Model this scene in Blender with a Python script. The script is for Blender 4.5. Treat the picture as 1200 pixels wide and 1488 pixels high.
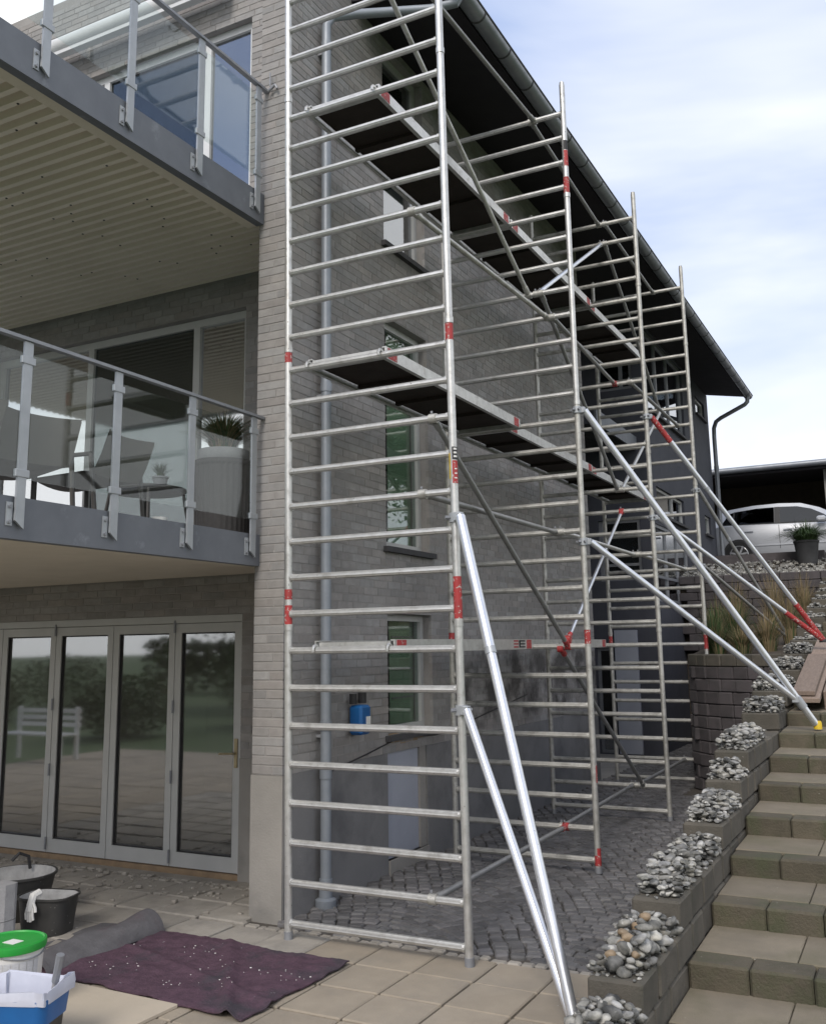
import bpy, bmesh, math, random
from mathutils import Vector, Matrix, noise
R_ = random.Random(7)
for o in list(bpy.data.objects): bpy.data.objects.remove(o)
scn = bpy.context.scene
COL = scn.collection
rad = math.radians

# ------------------------------------------------------------------ camera
def cam_axes(yaw, pitch, roll):
    cy, sy, cp, sp, cr, sr = math.cos(yaw), math.sin(yaw), math.cos(pitch), math.sin(pitch), math.cos(roll), math.sin(roll)
    F = Vector((sy*cp, cy*cp, sp)); R0 = Vector((cy, -sy, 0)); U0 = R0.cross(F)
    return cr*R0 + sr*U0, -sr*R0 + cr*U0, F
CAMP = Vector((3.84421, -5.5562, 1.86164))
cR, cU, cF = cam_axes(-0.47796, 0.17892, -0.01543)
cd = bpy.data.cameras.new('camera'); cam = bpy.data.objects.new('camera', cd); COL.objects.link(cam)
M3 = Matrix((cR, cU, -cF)).transposed()
cam.matrix_world = Matrix.Translation(CAMP) @ M3.to_4x4()
cd.sensor_fit = 'VERTICAL'; cd.sensor_height = 24; cd.sensor_width = 24
cd.lens = 1396.04/1488*24; cd.shift_y = -56/1488; cd.clip_end = 2000; cd.clip_start = 0.05
scn.camera = cam

# ------------------------------------------------------------------ world, sun, exposure
SUN_EL, SUN_AZ = rad(42), rad(172)      # azimuth clockwise from +y
w = bpy.data.worlds.new('World'); scn.world = w; w.use_nodes = True
nt = w.node_tree; N = nt.nodes; Lk = nt.links; N.clear()
out = N.new('ShaderNodeOutputWorld'); bg = N.new('ShaderNodeBackground'); bg.inputs[1].default_value = 0.1
sky = N.new('ShaderNodeTexSky'); sky.sky_type = 'NISHITA'; sky.sun_disc = False
sky.sun_elevation = SUN_EL; sky.sun_rotation = SUN_AZ; sky.air_density = 1.0; sky.dust_density = 2.0; sky.ozone_density = 2.0
tc = N.new('ShaderNodeTexCoord'); mp = N.new('ShaderNodeMapping'); mp.inputs['Scale'].default_value = (1.0, 1.0, 2.2)
mp.inputs['Location'].default_value = (8.48, 6.66, 4.61)
nz = N.new('ShaderNodeTexNoise'); nz.inputs['Scale'].default_value = 1.25; nz.inputs['Detail'].default_value = 6; nz.inputs['Roughness'].default_value = .5
nz.inputs['Distortion'].default_value = .6
rp = N.new('ShaderNodeValToRGB'); rp.color_ramp.elements[0].position = .36; rp.color_ramp.elements[1].position = .61
rp.color_ramp.elements[0].color = (.02,)*3+(1,); rp.color_ramp.elements[1].color = (1, 1, 1, 1)
sp = N.new('ShaderNodeSeparateXYZ'); hz = N.new('ShaderNodeMapRange'); hz.inputs[1].default_value = 0.0; hz.inputs[2].default_value = .44
hz.inputs[3].default_value = .9; hz.inputs[4].default_value = 0.0
mxf = N.new('ShaderNodeMath'); mxf.operation = 'ADD'; mxf.use_clamp = True
tint = N.new('ShaderNodeMix'); tint.data_type = 'RGBA'; tint.inputs['Factor'].default_value = .8; tint.inputs[7].default_value = (2.0, 2.65, 4.3, 1)
mx = N.new('ShaderNodeMix'); mx.data_type = 'RGBA'; mx.inputs[7].default_value = (6.2, 6.2, 6.2, 1)
Lk.new(tc.outputs['Generated'], mp.inputs[0]); Lk.new(mp.outputs[0], nz.inputs[0]); Lk.new(nz.outputs[0], rp.inputs[0])
Lk.new(tc.outputs['Generated'], sp.inputs[0]); Lk.new(sp.outputs[2], hz.inputs[0])
Lk.new(rp.outputs[0], mxf.inputs[0]); Lk.new(hz.outputs[0], mxf.inputs[1])
Lk.new(sky.outputs[0], tint.inputs[6]); Lk.new(tint.outputs[2], mx.inputs[6]); Lk.new(mxf.outputs[0], mx.inputs[0])
Lk.new(mx.outputs[2], bg.inputs[0]); Lk.new(bg.outputs[0], out.inputs[0])
sd = bpy.data.lights.new('sun', 'SUN'); sd.energy = 1.1; sd.angle = rad(22); sd.color = (1.0, .93, .84)
so = bpy.data.objects.new('sun', sd); COL.objects.link(so)
sdir = Vector((math.sin(SUN_AZ)*math.cos(SUN_EL), math.cos(SUN_AZ)*math.cos(SUN_EL), math.sin(SUN_EL)))
so.rotation_euler = (-sdir).to_track_quat('-Z', 'Y').to_euler(); so.location = sdir*40
scn.view_settings.view_transform = 'Standard'; scn.view_settings.look = 'None'
scn.view_settings.exposure = 1.1; scn.view_settings.gamma = 1.0; scn.view_settings.use_curve_mapping = False

# ------------------------------------------------------------------ materials
MAT = {}
def mat(name, c1, c2=None, rough=.7, metal=0.0, ns=6.0, nd=5.0, bump=0.0, bs=40.0, rnd=0.0, speck=None, stain=None, coat=0.0, spec=.5, stretch=None, hue=0.0, contrast=1.0, patch=None):
    m = bpy.data.materials.new(name); m.use_nodes = True; MAT[name] = m
    t = m.node_tree; n = t.nodes; l = t.links; n.clear()
    o = n.new('ShaderNodeOutputMaterial'); p = n.new('ShaderNodeBsdfPrincipled'); l.new(p.outputs[0], o.inputs[0])
    p.inputs['Roughness'].default_value = rough; p.inputs['Metallic'].default_value = metal
    p.inputs['Coat Weight'].default_value = coat; p.inputs['Specular IOR Level'].default_value = spec
    g = n.new('ShaderNodeNewGeometry'); pos = g.outputs['Position']
    if stretch:
        q = n.new('ShaderNodeMapping'); q.inputs['Scale'].default_value = stretch; l.new(pos, q.inputs[0]); pos = q.outputs[0]
    def nois(s, d=nd, r=.6):
        k = n.new('ShaderNodeTexNoise'); k.inputs['Scale'].default_value = s; k.inputs['Detail'].default_value = d; k.inputs['Roughness'].default_value = r
        l.new(pos, k.inputs[0]); return k.outputs[0]
    def ramp(src, a, b):
        k = n.new('ShaderNodeMapRange'); k.inputs[1].default_value = a; k.inputs[2].default_value = b; l.new(src, k.inputs[0]); return k.outputs[0]
    def mix(f, a, b, mode='MIX'):
        k = n.new('ShaderNodeMix'); k.data_type = 'RGBA'; k.blend_type = mode
        for i, v in ((0, f), (6, a), (7, b)):
            if hasattr(v, 'links'): l.new(v, k.inputs[i])
            elif isinstance(v, (int, float)): k.inputs[i].default_value = v
            else: k.inputs[i].default_value = (*v, 1)
        return k.outputs[2]
    c2 = c2 or tuple(x*.75 for x in c1)
    col = mix(ramp(nois(ns), .5-.18*contrast, .5+.18*contrast), c1, c2)
    if rnd or hue:
        oi = n.new('ShaderNodeObjectInfo'); ad = n.new('ShaderNodeMath'); ad.operation = 'ADD'; l.new(oi.outputs['Random'], ad.inputs[0]); l.new(g.outputs['Random Per Island'], ad.inputs[1])
        fr = n.new('ShaderNodeMath'); fr.operation = 'FRACT'; l.new(ad.outputs[0], fr.inputs[0])
        hs = n.new('ShaderNodeHueSaturation'); l.new(col, hs.inputs['Color'])
        v = n.new('ShaderNodeMapRange'); v.inputs[3].default_value = 1-rnd; v.inputs[4].default_value = 1+rnd; l.new(fr.outputs[0], v.inputs[0]); l.new(v.outputs[0], hs.inputs['Value'])
        if hue:
            m2 = n.new('ShaderNodeMath'); m2.operation = 'MULTIPLY'; m2.inputs[1].default_value = 7.31; l.new(fr.outputs[0], m2.inputs[0])
            f2 = n.new('ShaderNodeMath'); f2.operation = 'FRACT'; l.new(m2.outputs[0], f2.inputs[0])
            s2 = n.new('ShaderNodeMapRange'); s2.inputs[3].default_value = 1-hue; s2.inputs[4].default_value = 1+hue; l.new(f2.outputs[0], s2.inputs[0]); l.new(s2.outputs[0], hs.inputs['Saturation'])
        col = hs.outputs[0]
    if stain:   # (scale, lo, hi, colour, strength)
        s_ = ramp(nois(stain[0], 6, .65), stain[1], stain[2]); k = n.new('ShaderNodeMath'); k.operation = 'MULTIPLY'; k.inputs[1].default_value = stain[4]; l.new(s_, k.inputs[0])
        col = mix(k.outputs[0], col, stain[3])
    if patch:   # dark noise blotches on the low part of the long wall: (y0, y1, z0, z1, colour)
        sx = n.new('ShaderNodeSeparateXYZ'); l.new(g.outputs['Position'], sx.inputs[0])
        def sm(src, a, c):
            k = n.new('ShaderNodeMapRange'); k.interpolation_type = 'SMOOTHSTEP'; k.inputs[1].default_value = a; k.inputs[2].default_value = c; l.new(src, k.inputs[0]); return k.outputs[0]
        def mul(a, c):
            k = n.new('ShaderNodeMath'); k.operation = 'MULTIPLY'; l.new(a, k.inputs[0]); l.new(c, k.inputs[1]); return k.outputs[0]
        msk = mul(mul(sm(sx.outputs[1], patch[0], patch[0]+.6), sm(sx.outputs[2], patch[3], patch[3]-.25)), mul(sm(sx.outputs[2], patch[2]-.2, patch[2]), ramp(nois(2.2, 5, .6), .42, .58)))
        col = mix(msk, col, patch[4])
    if speck:   # (scale, threshold, colour)
        col = mix(ramp(nois(speck[0], 3, .5), speck[1], speck[1]+.04), col, speck[2])
    l.new(col, p.inputs['Base Color'])
    rr = n.new('ShaderNodeMapRange'); rr.inputs[3].default_value = max(.02, rough-.1); rr.inputs[4].default_value = min(1, rough+.1); l.new(nois(ns*2.3), rr.inputs[0]); l.new(rr.outputs[0], p.inputs['Roughness'])
    if bump:
        b = n.new('ShaderNodeBump'); b.inputs['Strength'].default_value = bump; b.inputs['Distance'].default_value = .01
        l.new(nois(bs, 6, .65), b.inputs['Height']); l.new(b.outputs[0], p.inputs['Normal'])
    return m
def glass(name, tint, refl, rough=.0, dust=.0):
    """thin pane: tinted see-through plus fresnel mirror"""
    m = bpy.data.materials.new(name); m.use_nodes = True; MAT[name] = m
    t = m.node_tree; n = t.nodes; l = t.links; n.clear()
    o = n.new('ShaderNodeOutputMaterial'); a = n.new('ShaderNodeBsdfTransparent'); a.inputs[0].default_value = (*tint, 1)
    g = n.new('ShaderNodeBsdfGlossy'); g.inputs['Roughness'].default_value = rough; g.inputs[0].default_value = (.95, .97, 1, 1)
    ge = n.new('ShaderNodeNewGeometry'); dt = n.new('ShaderNodeVectorMath'); dt.operation = 'DOT_PRODUCT'; l.new(ge.outputs['Normal'], dt.inputs[0]); l.new(ge.outputs['Incoming'], dt.inputs[1])
    ab = n.new('ShaderNodeMath'); ab.operation = 'ABSOLUTE'; l.new(dt.outputs['Value'], ab.inputs[0])
    om = n.new('ShaderNodeMath'); om.operation = 'SUBTRACT'; om.inputs[0].default_value = 1.0; l.new(ab.outputs[0], om.inputs[1])
    pw = n.new('ShaderNodeMath'); pw.operation = 'POWER'; pw.inputs[1].default_value = 5; l.new(om.outputs[0], pw.inputs[0])
    k = n.new('ShaderNodeMath'); k.operation = 'MULTIPLY_ADD'; k.use_clamp = True; k.inputs[1].default_value = 1-refl; k.inputs[2].default_value = refl
    mx_ = n.new('ShaderNodeMixShader'); l.new(pw.outputs[0], k.inputs[0]); l.new(k.outputs[0], mx_.inputs[0]); l.new(a.outputs[0], mx_.inputs[1]); l.new(g.outputs[0], mx_.inputs[2]); 
    if dust:
        df = n.new('ShaderNodeBsdfDiffuse'); df.inputs[0].default_value = (.55, .53, .50, 1)
        tn = n.new('ShaderNodeTexNoise'); tn.inputs['Scale'].default_value = 2.5; tn.inputs['Detail'].default_value = 6; l.new(ge.outputs['Position'], tn.inputs[0])
        mr = n.new('ShaderNodeMapRange'); mr.inputs[3].default_value = dust*.4; mr.inputs[4].default_value = dust*1.6; l.new(tn.outputs[0], mr.inputs[0])
        m3 = n.new('ShaderNodeMixShader'); l.new(mr.outputs[0], m3.inputs[0]); l.new(mx_.outputs[0], m3.inputs[1]); l.new(df.outputs[0], m3.inputs[2]); l.new(m3.outputs[0], o.inputs[0])
    else: l.new(mx_.outputs[0], o.inputs[0])
    return m
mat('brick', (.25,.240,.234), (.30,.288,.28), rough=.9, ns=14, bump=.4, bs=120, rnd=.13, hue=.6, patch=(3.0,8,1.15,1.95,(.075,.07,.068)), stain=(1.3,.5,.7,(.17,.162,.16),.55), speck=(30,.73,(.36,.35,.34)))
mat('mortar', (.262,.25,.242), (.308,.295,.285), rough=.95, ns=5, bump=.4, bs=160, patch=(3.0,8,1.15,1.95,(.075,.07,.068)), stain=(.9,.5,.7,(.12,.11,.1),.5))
mat('dark_wall', (.052,.055,.07), (.065,.068,.085), rough=.85, ns=3, bump=.3, bs=90)
mat('plinth', (.30,.285,.265), (.235,.225,.21), rough=.9, ns=2.2, bump=.35, bs=60, stain=(1.4,.52,.7,(.15,.145,.14),.6))
mat('plinth_grey', (.205,.203,.205), (.165,.164,.167), rough=.9, ns=2.0, bump=.35, bs=60, stain=(1.6,.5,.68,(.10,.10,.105),.7))
mat('plaster_warm', (.66,.605,.52), (.60,.55,.47), rough=.9, ns=3, bump=.2, bs=50)
mat('corrugated', (.74,.68,.60), (.68,.62,.54), rough=.6, ns=2, spec=.3)
mat('galvanised', (.33,.35,.375), (.42,.44,.465), rough=.5, metal=.45, ns=9, contrast=1.6)
mat('beam_steel', (.145,.155,.178), (.175,.187,.21), rough=.6, metal=.3, ns=4, stain=(6,.6,.75,(.33,.35,.38),.5))
mat('rail_steel', (.24,.25,.275), (.29,.30,.32), rough=.55, metal=.4, ns=8)
mat('aluminium', (.62,.62,.61), (.50,.50,.49), rough=.42, metal=.72, ns=16, bump=.12, bs=200, stain=(9,.55,.68,(.36,.35,.33),.65), speck=(60,.70,(.20,.19,.18)))
mat('aluminium_worn_or_shaded', (.52,.515,.49), (.40,.395,.37), rough=.5, metal=.55, ns=14, bump=.15, bs=200, stain=(7,.5,.65,(.27,.26,.24),.6), speck=(60,.68,(.16,.15,.14)))
mat('aluminium_bright', (.74,.76,.80), (.66,.68,.72), rough=.33, metal=.8, ns=12, speck=(70,.72,(.35,.35,.35)))
mat('brace_grey', (.30,.30,.30), (.24,.24,.235), rough=.5, metal=.5, ns=12, speck=(60,.7,(.14,.13,.13)))
mat('red_paint', (.40,.035,.038), (.28,.035,.035), rough=.6, ns=12, speck=(50,.60,(.42,.36,.34)))
mat('yellow', (.72,.50,.03), rough=.6)
mat('black', (.018,.018,.02), (.025,.025,.027), rough=.6)
mat('white_print', (.75,.74,.72), (.7,.7,.68), rough=.6)
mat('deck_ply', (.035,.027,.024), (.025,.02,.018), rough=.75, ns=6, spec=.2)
mat('frame_paint', (.47,.475,.47), (.43,.435,.43), rough=.45, ns=5)
mat('frame_white', (.62,.63,.64), (.56,.57,.58), rough=.45, ns=5)
mat('gasket', (.02,.02,.022), rough=.6)
mat('brass', (.45,.38,.25), rough=.35, metal=.8)
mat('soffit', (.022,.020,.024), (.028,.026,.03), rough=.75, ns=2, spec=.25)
mat('zinc', (.20,.215,.24), (.26,.275,.30), rough=.45, metal=.5, ns=5)
mat('pipe', (.22,.245,.28), (.26,.285,.32), rough=.5, metal=.3, ns=6)
mat('roof_sheet', (.06,.06,.065), rough=.8)
mat('slab', (.315,.270,.212), (.268,.23,.182), rough=.9, ns=5, bump=.35, bs=130, rnd=.10, stain=(2.0,.5,.75,(.19,.175,.155),.45), speck=(45,.74,(.5,.49,.46)))
mat('slab_dusty', (.34,.315,.28), (.27,.25,.222), rough=.95, ns=4, bump=.5, bs=110, rnd=.12, stain=(3.0,.48,.7,(.16,.15,.14),.55))
mat('joint_soil', (.06,.052,.045), (.085,.075,.065), rough=1, ns=20, bump=.6, bs=80)
mat('cobble', (.10,.098,.10), (.14,.136,.138), rough=.75, ns=14, bump=.6, bs=90, rnd=.28, hue=.4)
mat('stair_slab', (.21,.18,.135), (.16,.138,.105), rough=.95, ns=4, bump=.5, bs=120, rnd=.10, stain=(2.6,.47,.66,(.13,.12,.075),.6), speck=(50,.75,(.5,.5,.46)))
mat('stair_block', (.105,.09,.064), (.073,.064,.046), rough=.95, ns=6, bump=.8, bs=70, rnd=.16, stain=(4,.46,.64,(.06,.068,.035),.7), speck=(45,.73,(.38,.37,.33)))
mat('wall_block', (.108,.097,.08), (.073,.067,.056), rough=.95, ns=6, bump=.7, bs=90, rnd=.16, stain=(3,.5,.7,(.07,.07,.055),.5), speck=(50,.74,(.34,.33,.3)))
mat('dark_block', (.085,.075,.08), (.06,.055,.058), rough=.95, ns=6, bump=.7, bs=80, rnd=.18)
mat('flint', (.34,.332,.31), (.065,.067,.065), rough=.7, ns=12, bump=.5, bs=60, rnd=.5, hue=.7, speck=(18,.62,(.44,.43,.40)), contrast=.8)
mat('flint_tan', (.30,.22,.14), (.20,.15,.10), rough=.55, ns=14, bump=.4, bs=60, rnd=.25)
mat('soil', (.055,.043,.033), (.08,.065,.05), rough=1, ns=12, bump=.8, bs=40)
mat('lawn', (.055,.09,.028), (.04,.065,.02), rough=1, ns=2.5, bump=.8, bs=60)
mat('asphalt', (.11,.108,.105), (.14,.137,.133), rough=.95, ns=8, bump=.4, bs=150)
mat('grass_green', (.05,.095,.03), (.035,.065,.02), rough=.8, ns=3, rnd=.35)
mat('grass_straw', (.26,.20,.11), (.17,.13,.07), rough=.85, ns=3, rnd=.3)
mat('leaf', (.075,.105,.035), (.05,.075,.026), rough=.7, ns=2, rnd=.45)
mat('bark', (.09,.07,.05), rough=.95, ns=8, bump=.6, bs=30)
mat('wood', (.26,.20,.165), (.19,.145,.115), rough=.8, ns=4, stretch=(14,1.2,14), bump=.2, bs=20, rnd=.15)
mat('cloth_purple', (.115,.070,.095), (.078,.05,.067), rough=1, ns=22, bump=1.0, bs=70, spec=.1, stain=(2.2,.50,.64,(.06,.056,.066),.85), speck=(26,.73,(.40,.41,.42)))
mat('cloth_grey', (.135,.132,.14), (.10,.098,.105), rough=1, ns=10, bump=.6, bs=60, spec=.1, stain=(4,.5,.7,(.09,.06,.07),.5))
mat('board', (.46,.40,.32), (.42,.365,.29), rough=.85, ns=4, bump=.15, bs=60, stain=(5,.6,.75,(.36,.31,.25),.5))
mat('bucket_white', (.68,.68,.67), (.62,.62,.61), rough=.45, ns=5, stain=(7,.58,.7,(.5,.49,.47),.5))
mat('lid_green', (.02,.33,.045), (.02,.27,.04), rough=.4, ns=6, stain=(6,.58,.72,(.2,.36,.2),.5))
mat('blue_plastic', (.01,.115,.34), (.01,.09,.28), rough=.4, ns=6)
mat('black_plastic', (.03,.03,.03), (.045,.044,.042), rough=.55, ns=9, speck=(30,.68,(.3,.3,.29)))
mat('mortar_dust', (.42,.42,.42), (.27,.27,.27), rough=.95, ns=9, bump=.8, bs=30)
mat('bag', (.55,.57,.66), (.45,.47,.56), rough=.35, ns=8, spec=.6)
mat('light_concrete', (.36,.36,.37), (.29,.29,.3), rough=.95, ns=9, bump=.6, bs=80)
mat('car_paint', (.45,.47,.51), (.44,.46,.50), rough=.42, metal=.25, ns=2, coat=.25)
mat('tyre', (.02,.02,.021), rough=.85)
mat('rim', (.55,.56,.58), rough=.35, metal=.7)
mat('tail_red', (.35,.01,.01), rough=.25)
mat('pot_dark', (.03,.031,.034), (.045,.046,.05), rough=.75, ns=6)
mat('planter', (.042,.039,.038), (.055,.05,.05), rough=.7, ns=40)
mat('chair_shell', (.115,.105,.095), (.10,.092,.083), rough=.7)
mat('chair_tube', (.06,.055,.052), rough=.5, metal=.3)
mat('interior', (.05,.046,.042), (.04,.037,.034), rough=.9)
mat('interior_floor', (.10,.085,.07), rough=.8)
mat('curtain', (.52,.68,.49), (.46,.62,.43), rough=.9, ns=3)
mat('ply_orange', (.31,.22,.135), (.22,.155,.10), rough=.9, ns=10)
mat('pale_panel', (.36,.38,.44), (.32,.34,.40), rough=.7, ns=3)
mat('pale_reflection', (.36,.46,.58), (.32,.42,.53), rough=.8)  # bluish glass reflection as a flat colour, for panels behind rear panes
mat('terracotta', (.30,.16,.11), rough=.85)
glass('pane', (.72,.76,.74), .12)
glass('pane_door', (.50,.52,.50), .30, .035, .09)
glass('pane_mid', (.45,.48,.47), .60, .045, .03)
glass('pane_sky', (.40,.43,.44), .28)
glass('rail_glass', (.91,.94,.93), .034)
glass('car_glass', (.05,.055,.06), .07)

# ------------------------------------------------------------------ mesh helpers
class MB:
    def __init__(s): s.v = []; s.f = []
    def add(s, vs, fs):
        b = len(s.v); s.v += [Vector(x) for x in vs]; s.f += [[b+i for i in f] for f in fs]; return s
    def box(s, x0, y0, z0, x1, y1, z1):
        x0, x1 = min(x0, x1), max(x0, x1); y0, y1 = min(y0, y1), max(y0, y1); z0, z1 = min(z0, z1), max(z0, z1)
        return s.add([(x0,y0,z0),(x1,y0,z0),(x1,y1,z0),(x0,y1,z0),(x0,y0,z1),(x1,y0,z1),(x1,y1,z1),(x0,y1,z1)],
                     [(3,2,1,0),(4,5,6,7),(0,1,5,4),(1,2,6,5),(2,3,7,6),(3,0,4,7)])
    def cbox(s, c, h, ch=.006, M=None):
        """chamfered box, centre c, half sizes h"""
        vs = []; idx = {}
        for sx in (-1,1):
            for sy in (-1,1):
                for sz in (-1,1):
                    for a in range(3):
                        q = [sx*(h[0]-ch), sy*(h[1]-ch), sz*(h[2]-ch)]; q[a] += (sx,sy,sz)[a]*ch
                        idx[(sx,sy,sz,a)] = len(vs); vs.append(Vector(q))
        fs = []
        for a in range(3):
            b, c_ = (a+1)%3, (a+2)%3
            for sg in (-1,1):
                def K(u, v_):
                    k = [0,0,0]; k[a] = sg; k[b] = u; k[c_] = v_; return idx[(*k, a)]
                fs.append([K(-1,-1),K(1,-1),K(1,1),K(-1,1)][::sg])
            for u in (-1,1):
                for v_ in (-1,1):   # edges along axis a
                    def E2(t, ax):
                        k = [0,0,0]; k[a] = t; k[b] = u; k[c_] = v_; return idx[(*k, ax)]
                    fs.append([E2(-1,b),E2(1,b),E2(1,c_),E2(-1,c_)][::(u*v_)])
        for sx in (-1,1):
            for sy in (-1,1):
                for sz in (-1,1):
                    fs.append([idx[(sx,sy,sz,0)], idx[(sx,sy,sz,1)], idx[(sx,sy,sz,2)]][::sx*sy*sz])
        c = Vector(c)
        return s.add([(M @ q if M else q)+c for q in vs], fs)
    def tube(s, p, q, r, n=10, r2=None, caps=True, rib=0.0):
        p, q = Vector(p), Vector(q); d = (q-p).normalized(); r2 = r if r2 is None else r2
        a = d.orthogonal().normalized(); b = d.cross(a); vs = []; 
        for c, rr in ((p, r), (q, r2)):
            for i in range(n):
                t = 2*math.pi*i/n; k = rr-(rib if i % 2 else 0); vs.append(c+(a*math.cos(t)+b*math.sin(t))*k)
        fs = [(i, (i+1) % n, n+(i+1) % n, n+i) for i in range(n)]
        if caps: fs += [tuple(range(n))[::-1], tuple(range(n, 2*n))]
        return s.add(vs, fs)
    def path(s, pts, r, n=8):
        pts = [Vector(p) for p in pts]; rings = []; a = None; b0 = len(s.v)
        for i, p in enumerate(pts):
            d = (pts[min(i+1, len(pts)-1)]-pts[max(i-1, 0)]).normalized()
            a = d.orthogonal().normalized() if a is None else (a-d*a.dot(d)).normalized()
            b = d.cross(a); s.v += [p+(a*math.cos(2*math.pi*k/n)+b*math.sin(2*math.pi*k/n))*r for k in range(n)]
        for i in range(len(pts)-1):
            for k in range(n): s.f.append([b0+i*n+k, b0+i*n+(k+1) % n, b0+(i+1)*n+(k+1) % n, b0+(i+1)*n+k])
        s.f += [[b0+k for k in range(n)][::-1], [b0+(len(pts)-1)*n+k for k in range(n)]]
        return s
    def lathe(s, prof, c, n=28, sy=1.0, M=None, top=True):
        """prof: list of (r, z)"""
        b0 = len(s.v); c = Vector(c)
        for r, z in prof:
            for k in range(n):
                t = 2*math.pi*k/n; q = Vector((r*math.cos(t), r*math.sin(t)*sy, z)); s.v.append((M @ q if M else q)+c)
        for i in range(len(prof)-1):
            for k in range(n): s.f.append([b0+i*n+k, b0+i*n+(k+1) % n, b0+(i+1)*n+(k+1) % n, b0+(i+1)*n+k])
        s.f.append([b0+k for k in range(n)][::-1])
        if top: s.f.append([b0+(len(prof)-1)*n+k for k in range(n)])
        return s
    def prism(s, poly, axis, a, b):
        """poly of 2-D points in the other two axes (cyclic order), extruded a..b along axis"""
        i = 'xyz'.index(axis); n = len(poly); vs = []
        for t in (a, b):
            for u, v in poly:
                q = [0, 0, 0]; q[i] = t; q[(i+1) % 3] = u; q[(i+2) % 3] = v; vs.append(q)
        return s.add(vs, [tuple(range(n))[::-1], tuple(range(n, 2*n))]+[(k, (k+1) % n, n+(k+1) % n, n+k) for k in range(n)])
    def mesh(s, name, mt, loc=(0,0,0), smooth=False):
        me = bpy.data.meshes.new(name); L = Vector(loc)
        me.from_pydata([v-L for v in s.v], [], s.f); me.update()
        bm = bmesh.new(); bm.from_mesh(me); bmesh.ops.recalc_face_normals(bm, faces=bm.faces[:]); bm.to_mesh(me); bm.free()
        if mt: me.materials.append(MAT[mt])
        if smooth:
            me.polygons.foreach_set('use_smooth', [True]*len(me.polygons)); me.set_sharp_from_angle(angle=rad(40))
        return me
    def build(s, name, mt, parent=None, smooth=False, **kw):
        loc = root_loc(parent) if parent else Vector((0,0,0))
        o = bpy.data.objects.new(name, s.mesh(name, mt, loc, smooth)); COL.objects.link(o)
        if parent: o.parent = parent
        for k, v in kw.items(): o[k] = v
        return o
def root_loc(o):
    L = Vector((0,0,0))
    while o: L = L+o.location; o = o.parent
    return L
def thing(name, label, cat, loc=(0,0,0), group=None):
    o = bpy.data.objects.new(name, None); COL.objects.link(o); o.location = loc; o.empty_display_size = .1
    o['label'] = label; o['category'] = cat
    if group: o['group'] = group
    return o
def tag(o, label, cat, group=None):
    o['label'] = label; o['category'] = cat
    if group: o['group'] = group
    return o
def inst(name, me, loc, parent=None, rot=(0,0,0), scale=(1,1,1)):
    o = bpy.data.objects.new(name, me); COL.objects.link(o)
    o.location = Vector(loc)-(root_loc(parent) if parent else Vector((0,0,0))); o.rotation_euler = rot; o.scale = scale
    if parent: o.parent = parent
    return o
def lerp(a, b, t): return a+(b-a)*t

# ================================================================== THE SETTING
L_, W_ = 2.5912, 1.2927
XW = -.296          # long wall plane
b = MB(); b.add([(-400,-400,-.12),(400,-400,-.12),(400,400,-.12),(-400,400,-.12)], [(0,1,2,3)])
b.build('lawn', 'lawn', kind='structure')
# hillside right of the stairs and the upper drive
def hill_z(y): return max(-.10, min(3.66, .1976*(y+.37)+.02))
b = MB(); xs = [4.95, 6, 8, 11, 15, 22, 40, 90]; ys = [-14,-6,-3,-1,0,2,4,6,8,10,12,14,16,18,20,24,40,120]
for y in ys:
    for i, x in enumerate(xs): b.v.append(Vector((x, y, hill_z(y)+(.0 if i < 1 else .25*min(1, max(0, (y+4)/8))*(1+noise.noise(Vector((x*.3, y*.3, 0)))) + (x-5)*.06*min(1, max(0, (y+6)/8))))))
n = len(xs)
for j in range(len(ys)-1):
    for i in range(n-1): b.f.append([j*n+i, j*n+i+1, (j+1)*n+i+1, (j+1)*n+i])
b.build('hillside', 'lawn', smooth=True, kind='structure')
b = MB().box(-.25, 15.2, 2.5, 4.97, 60, 3.60); b.box(-30, 18.6, 2.5, -.25, 60, 3.60)
b.build('upper_drive', 'asphalt', kind='structure')
MB().box(-.2, 15.0, 3.0, 2.3, 15.2, 3.63).build('drive_kerb', 'dark_block', kind='structure')

# ---- terrace slabs
TS = .39
terr = MB().box(-10.5, -6.6, -.2, 2.36, 1.05, -.03).build('terrace', 'joint_soil', kind='structure')
slab_me = [MB().cbox((0,0,0), (TS/2-.0055-.0015*k, TS/2-.0055-.001*k, .02), .007).mesh('paving_slab', 'slab') for k in range(3)]
slab_d = [MB().cbox((0,0,0), (TS/2-.008-.003*k, TS/2-.009-.002*k, .02), .009).mesh('paving_slab', 'slab_dusty') for k in range(3)]
rest = MB(); X0, Y0 = 1.028, .145
for j in range(-24, 3):
    for i in range(-30, 3):
        x, y = X0+(i+.5)*TS, Y0-(.5+j)*TS if False else Y0+(j+.5)*TS
        if x > 2.25 or x < -10.3 or y < -6.4: continue
        if y > Y0 and x > -.45: continue
        if y > .95: continue
        if -.6 < x < -.25 and y > .2: continue
        near = x > -4.9 and y > -2.7
        jz = R_.uniform(-.004, .004)
        if near:
            dusty = (x < .1 and y > -.25) or (x < -1.2)
            me = R_.choice(slab_d if dusty else slab_me)
            inst('paving_slab', me, (x+R_.uniform(-.002,.002), y+R_.uniform(-.002,.002)+(.03 if y > .3 else 0), -.02+jz), terr, (R_.uniform(-.004,.004), R_.uniform(-.004,.004), R_.choice((0, math.pi/2))+R_.uniform(-.006,.006)))
        else: rest.cbox((x, y, -.02+jz), (TS/2-.005, TS/2-.005, .02), .006)
rest.build('paving_slabs', 'slab', terr, kind='stuff')
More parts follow.
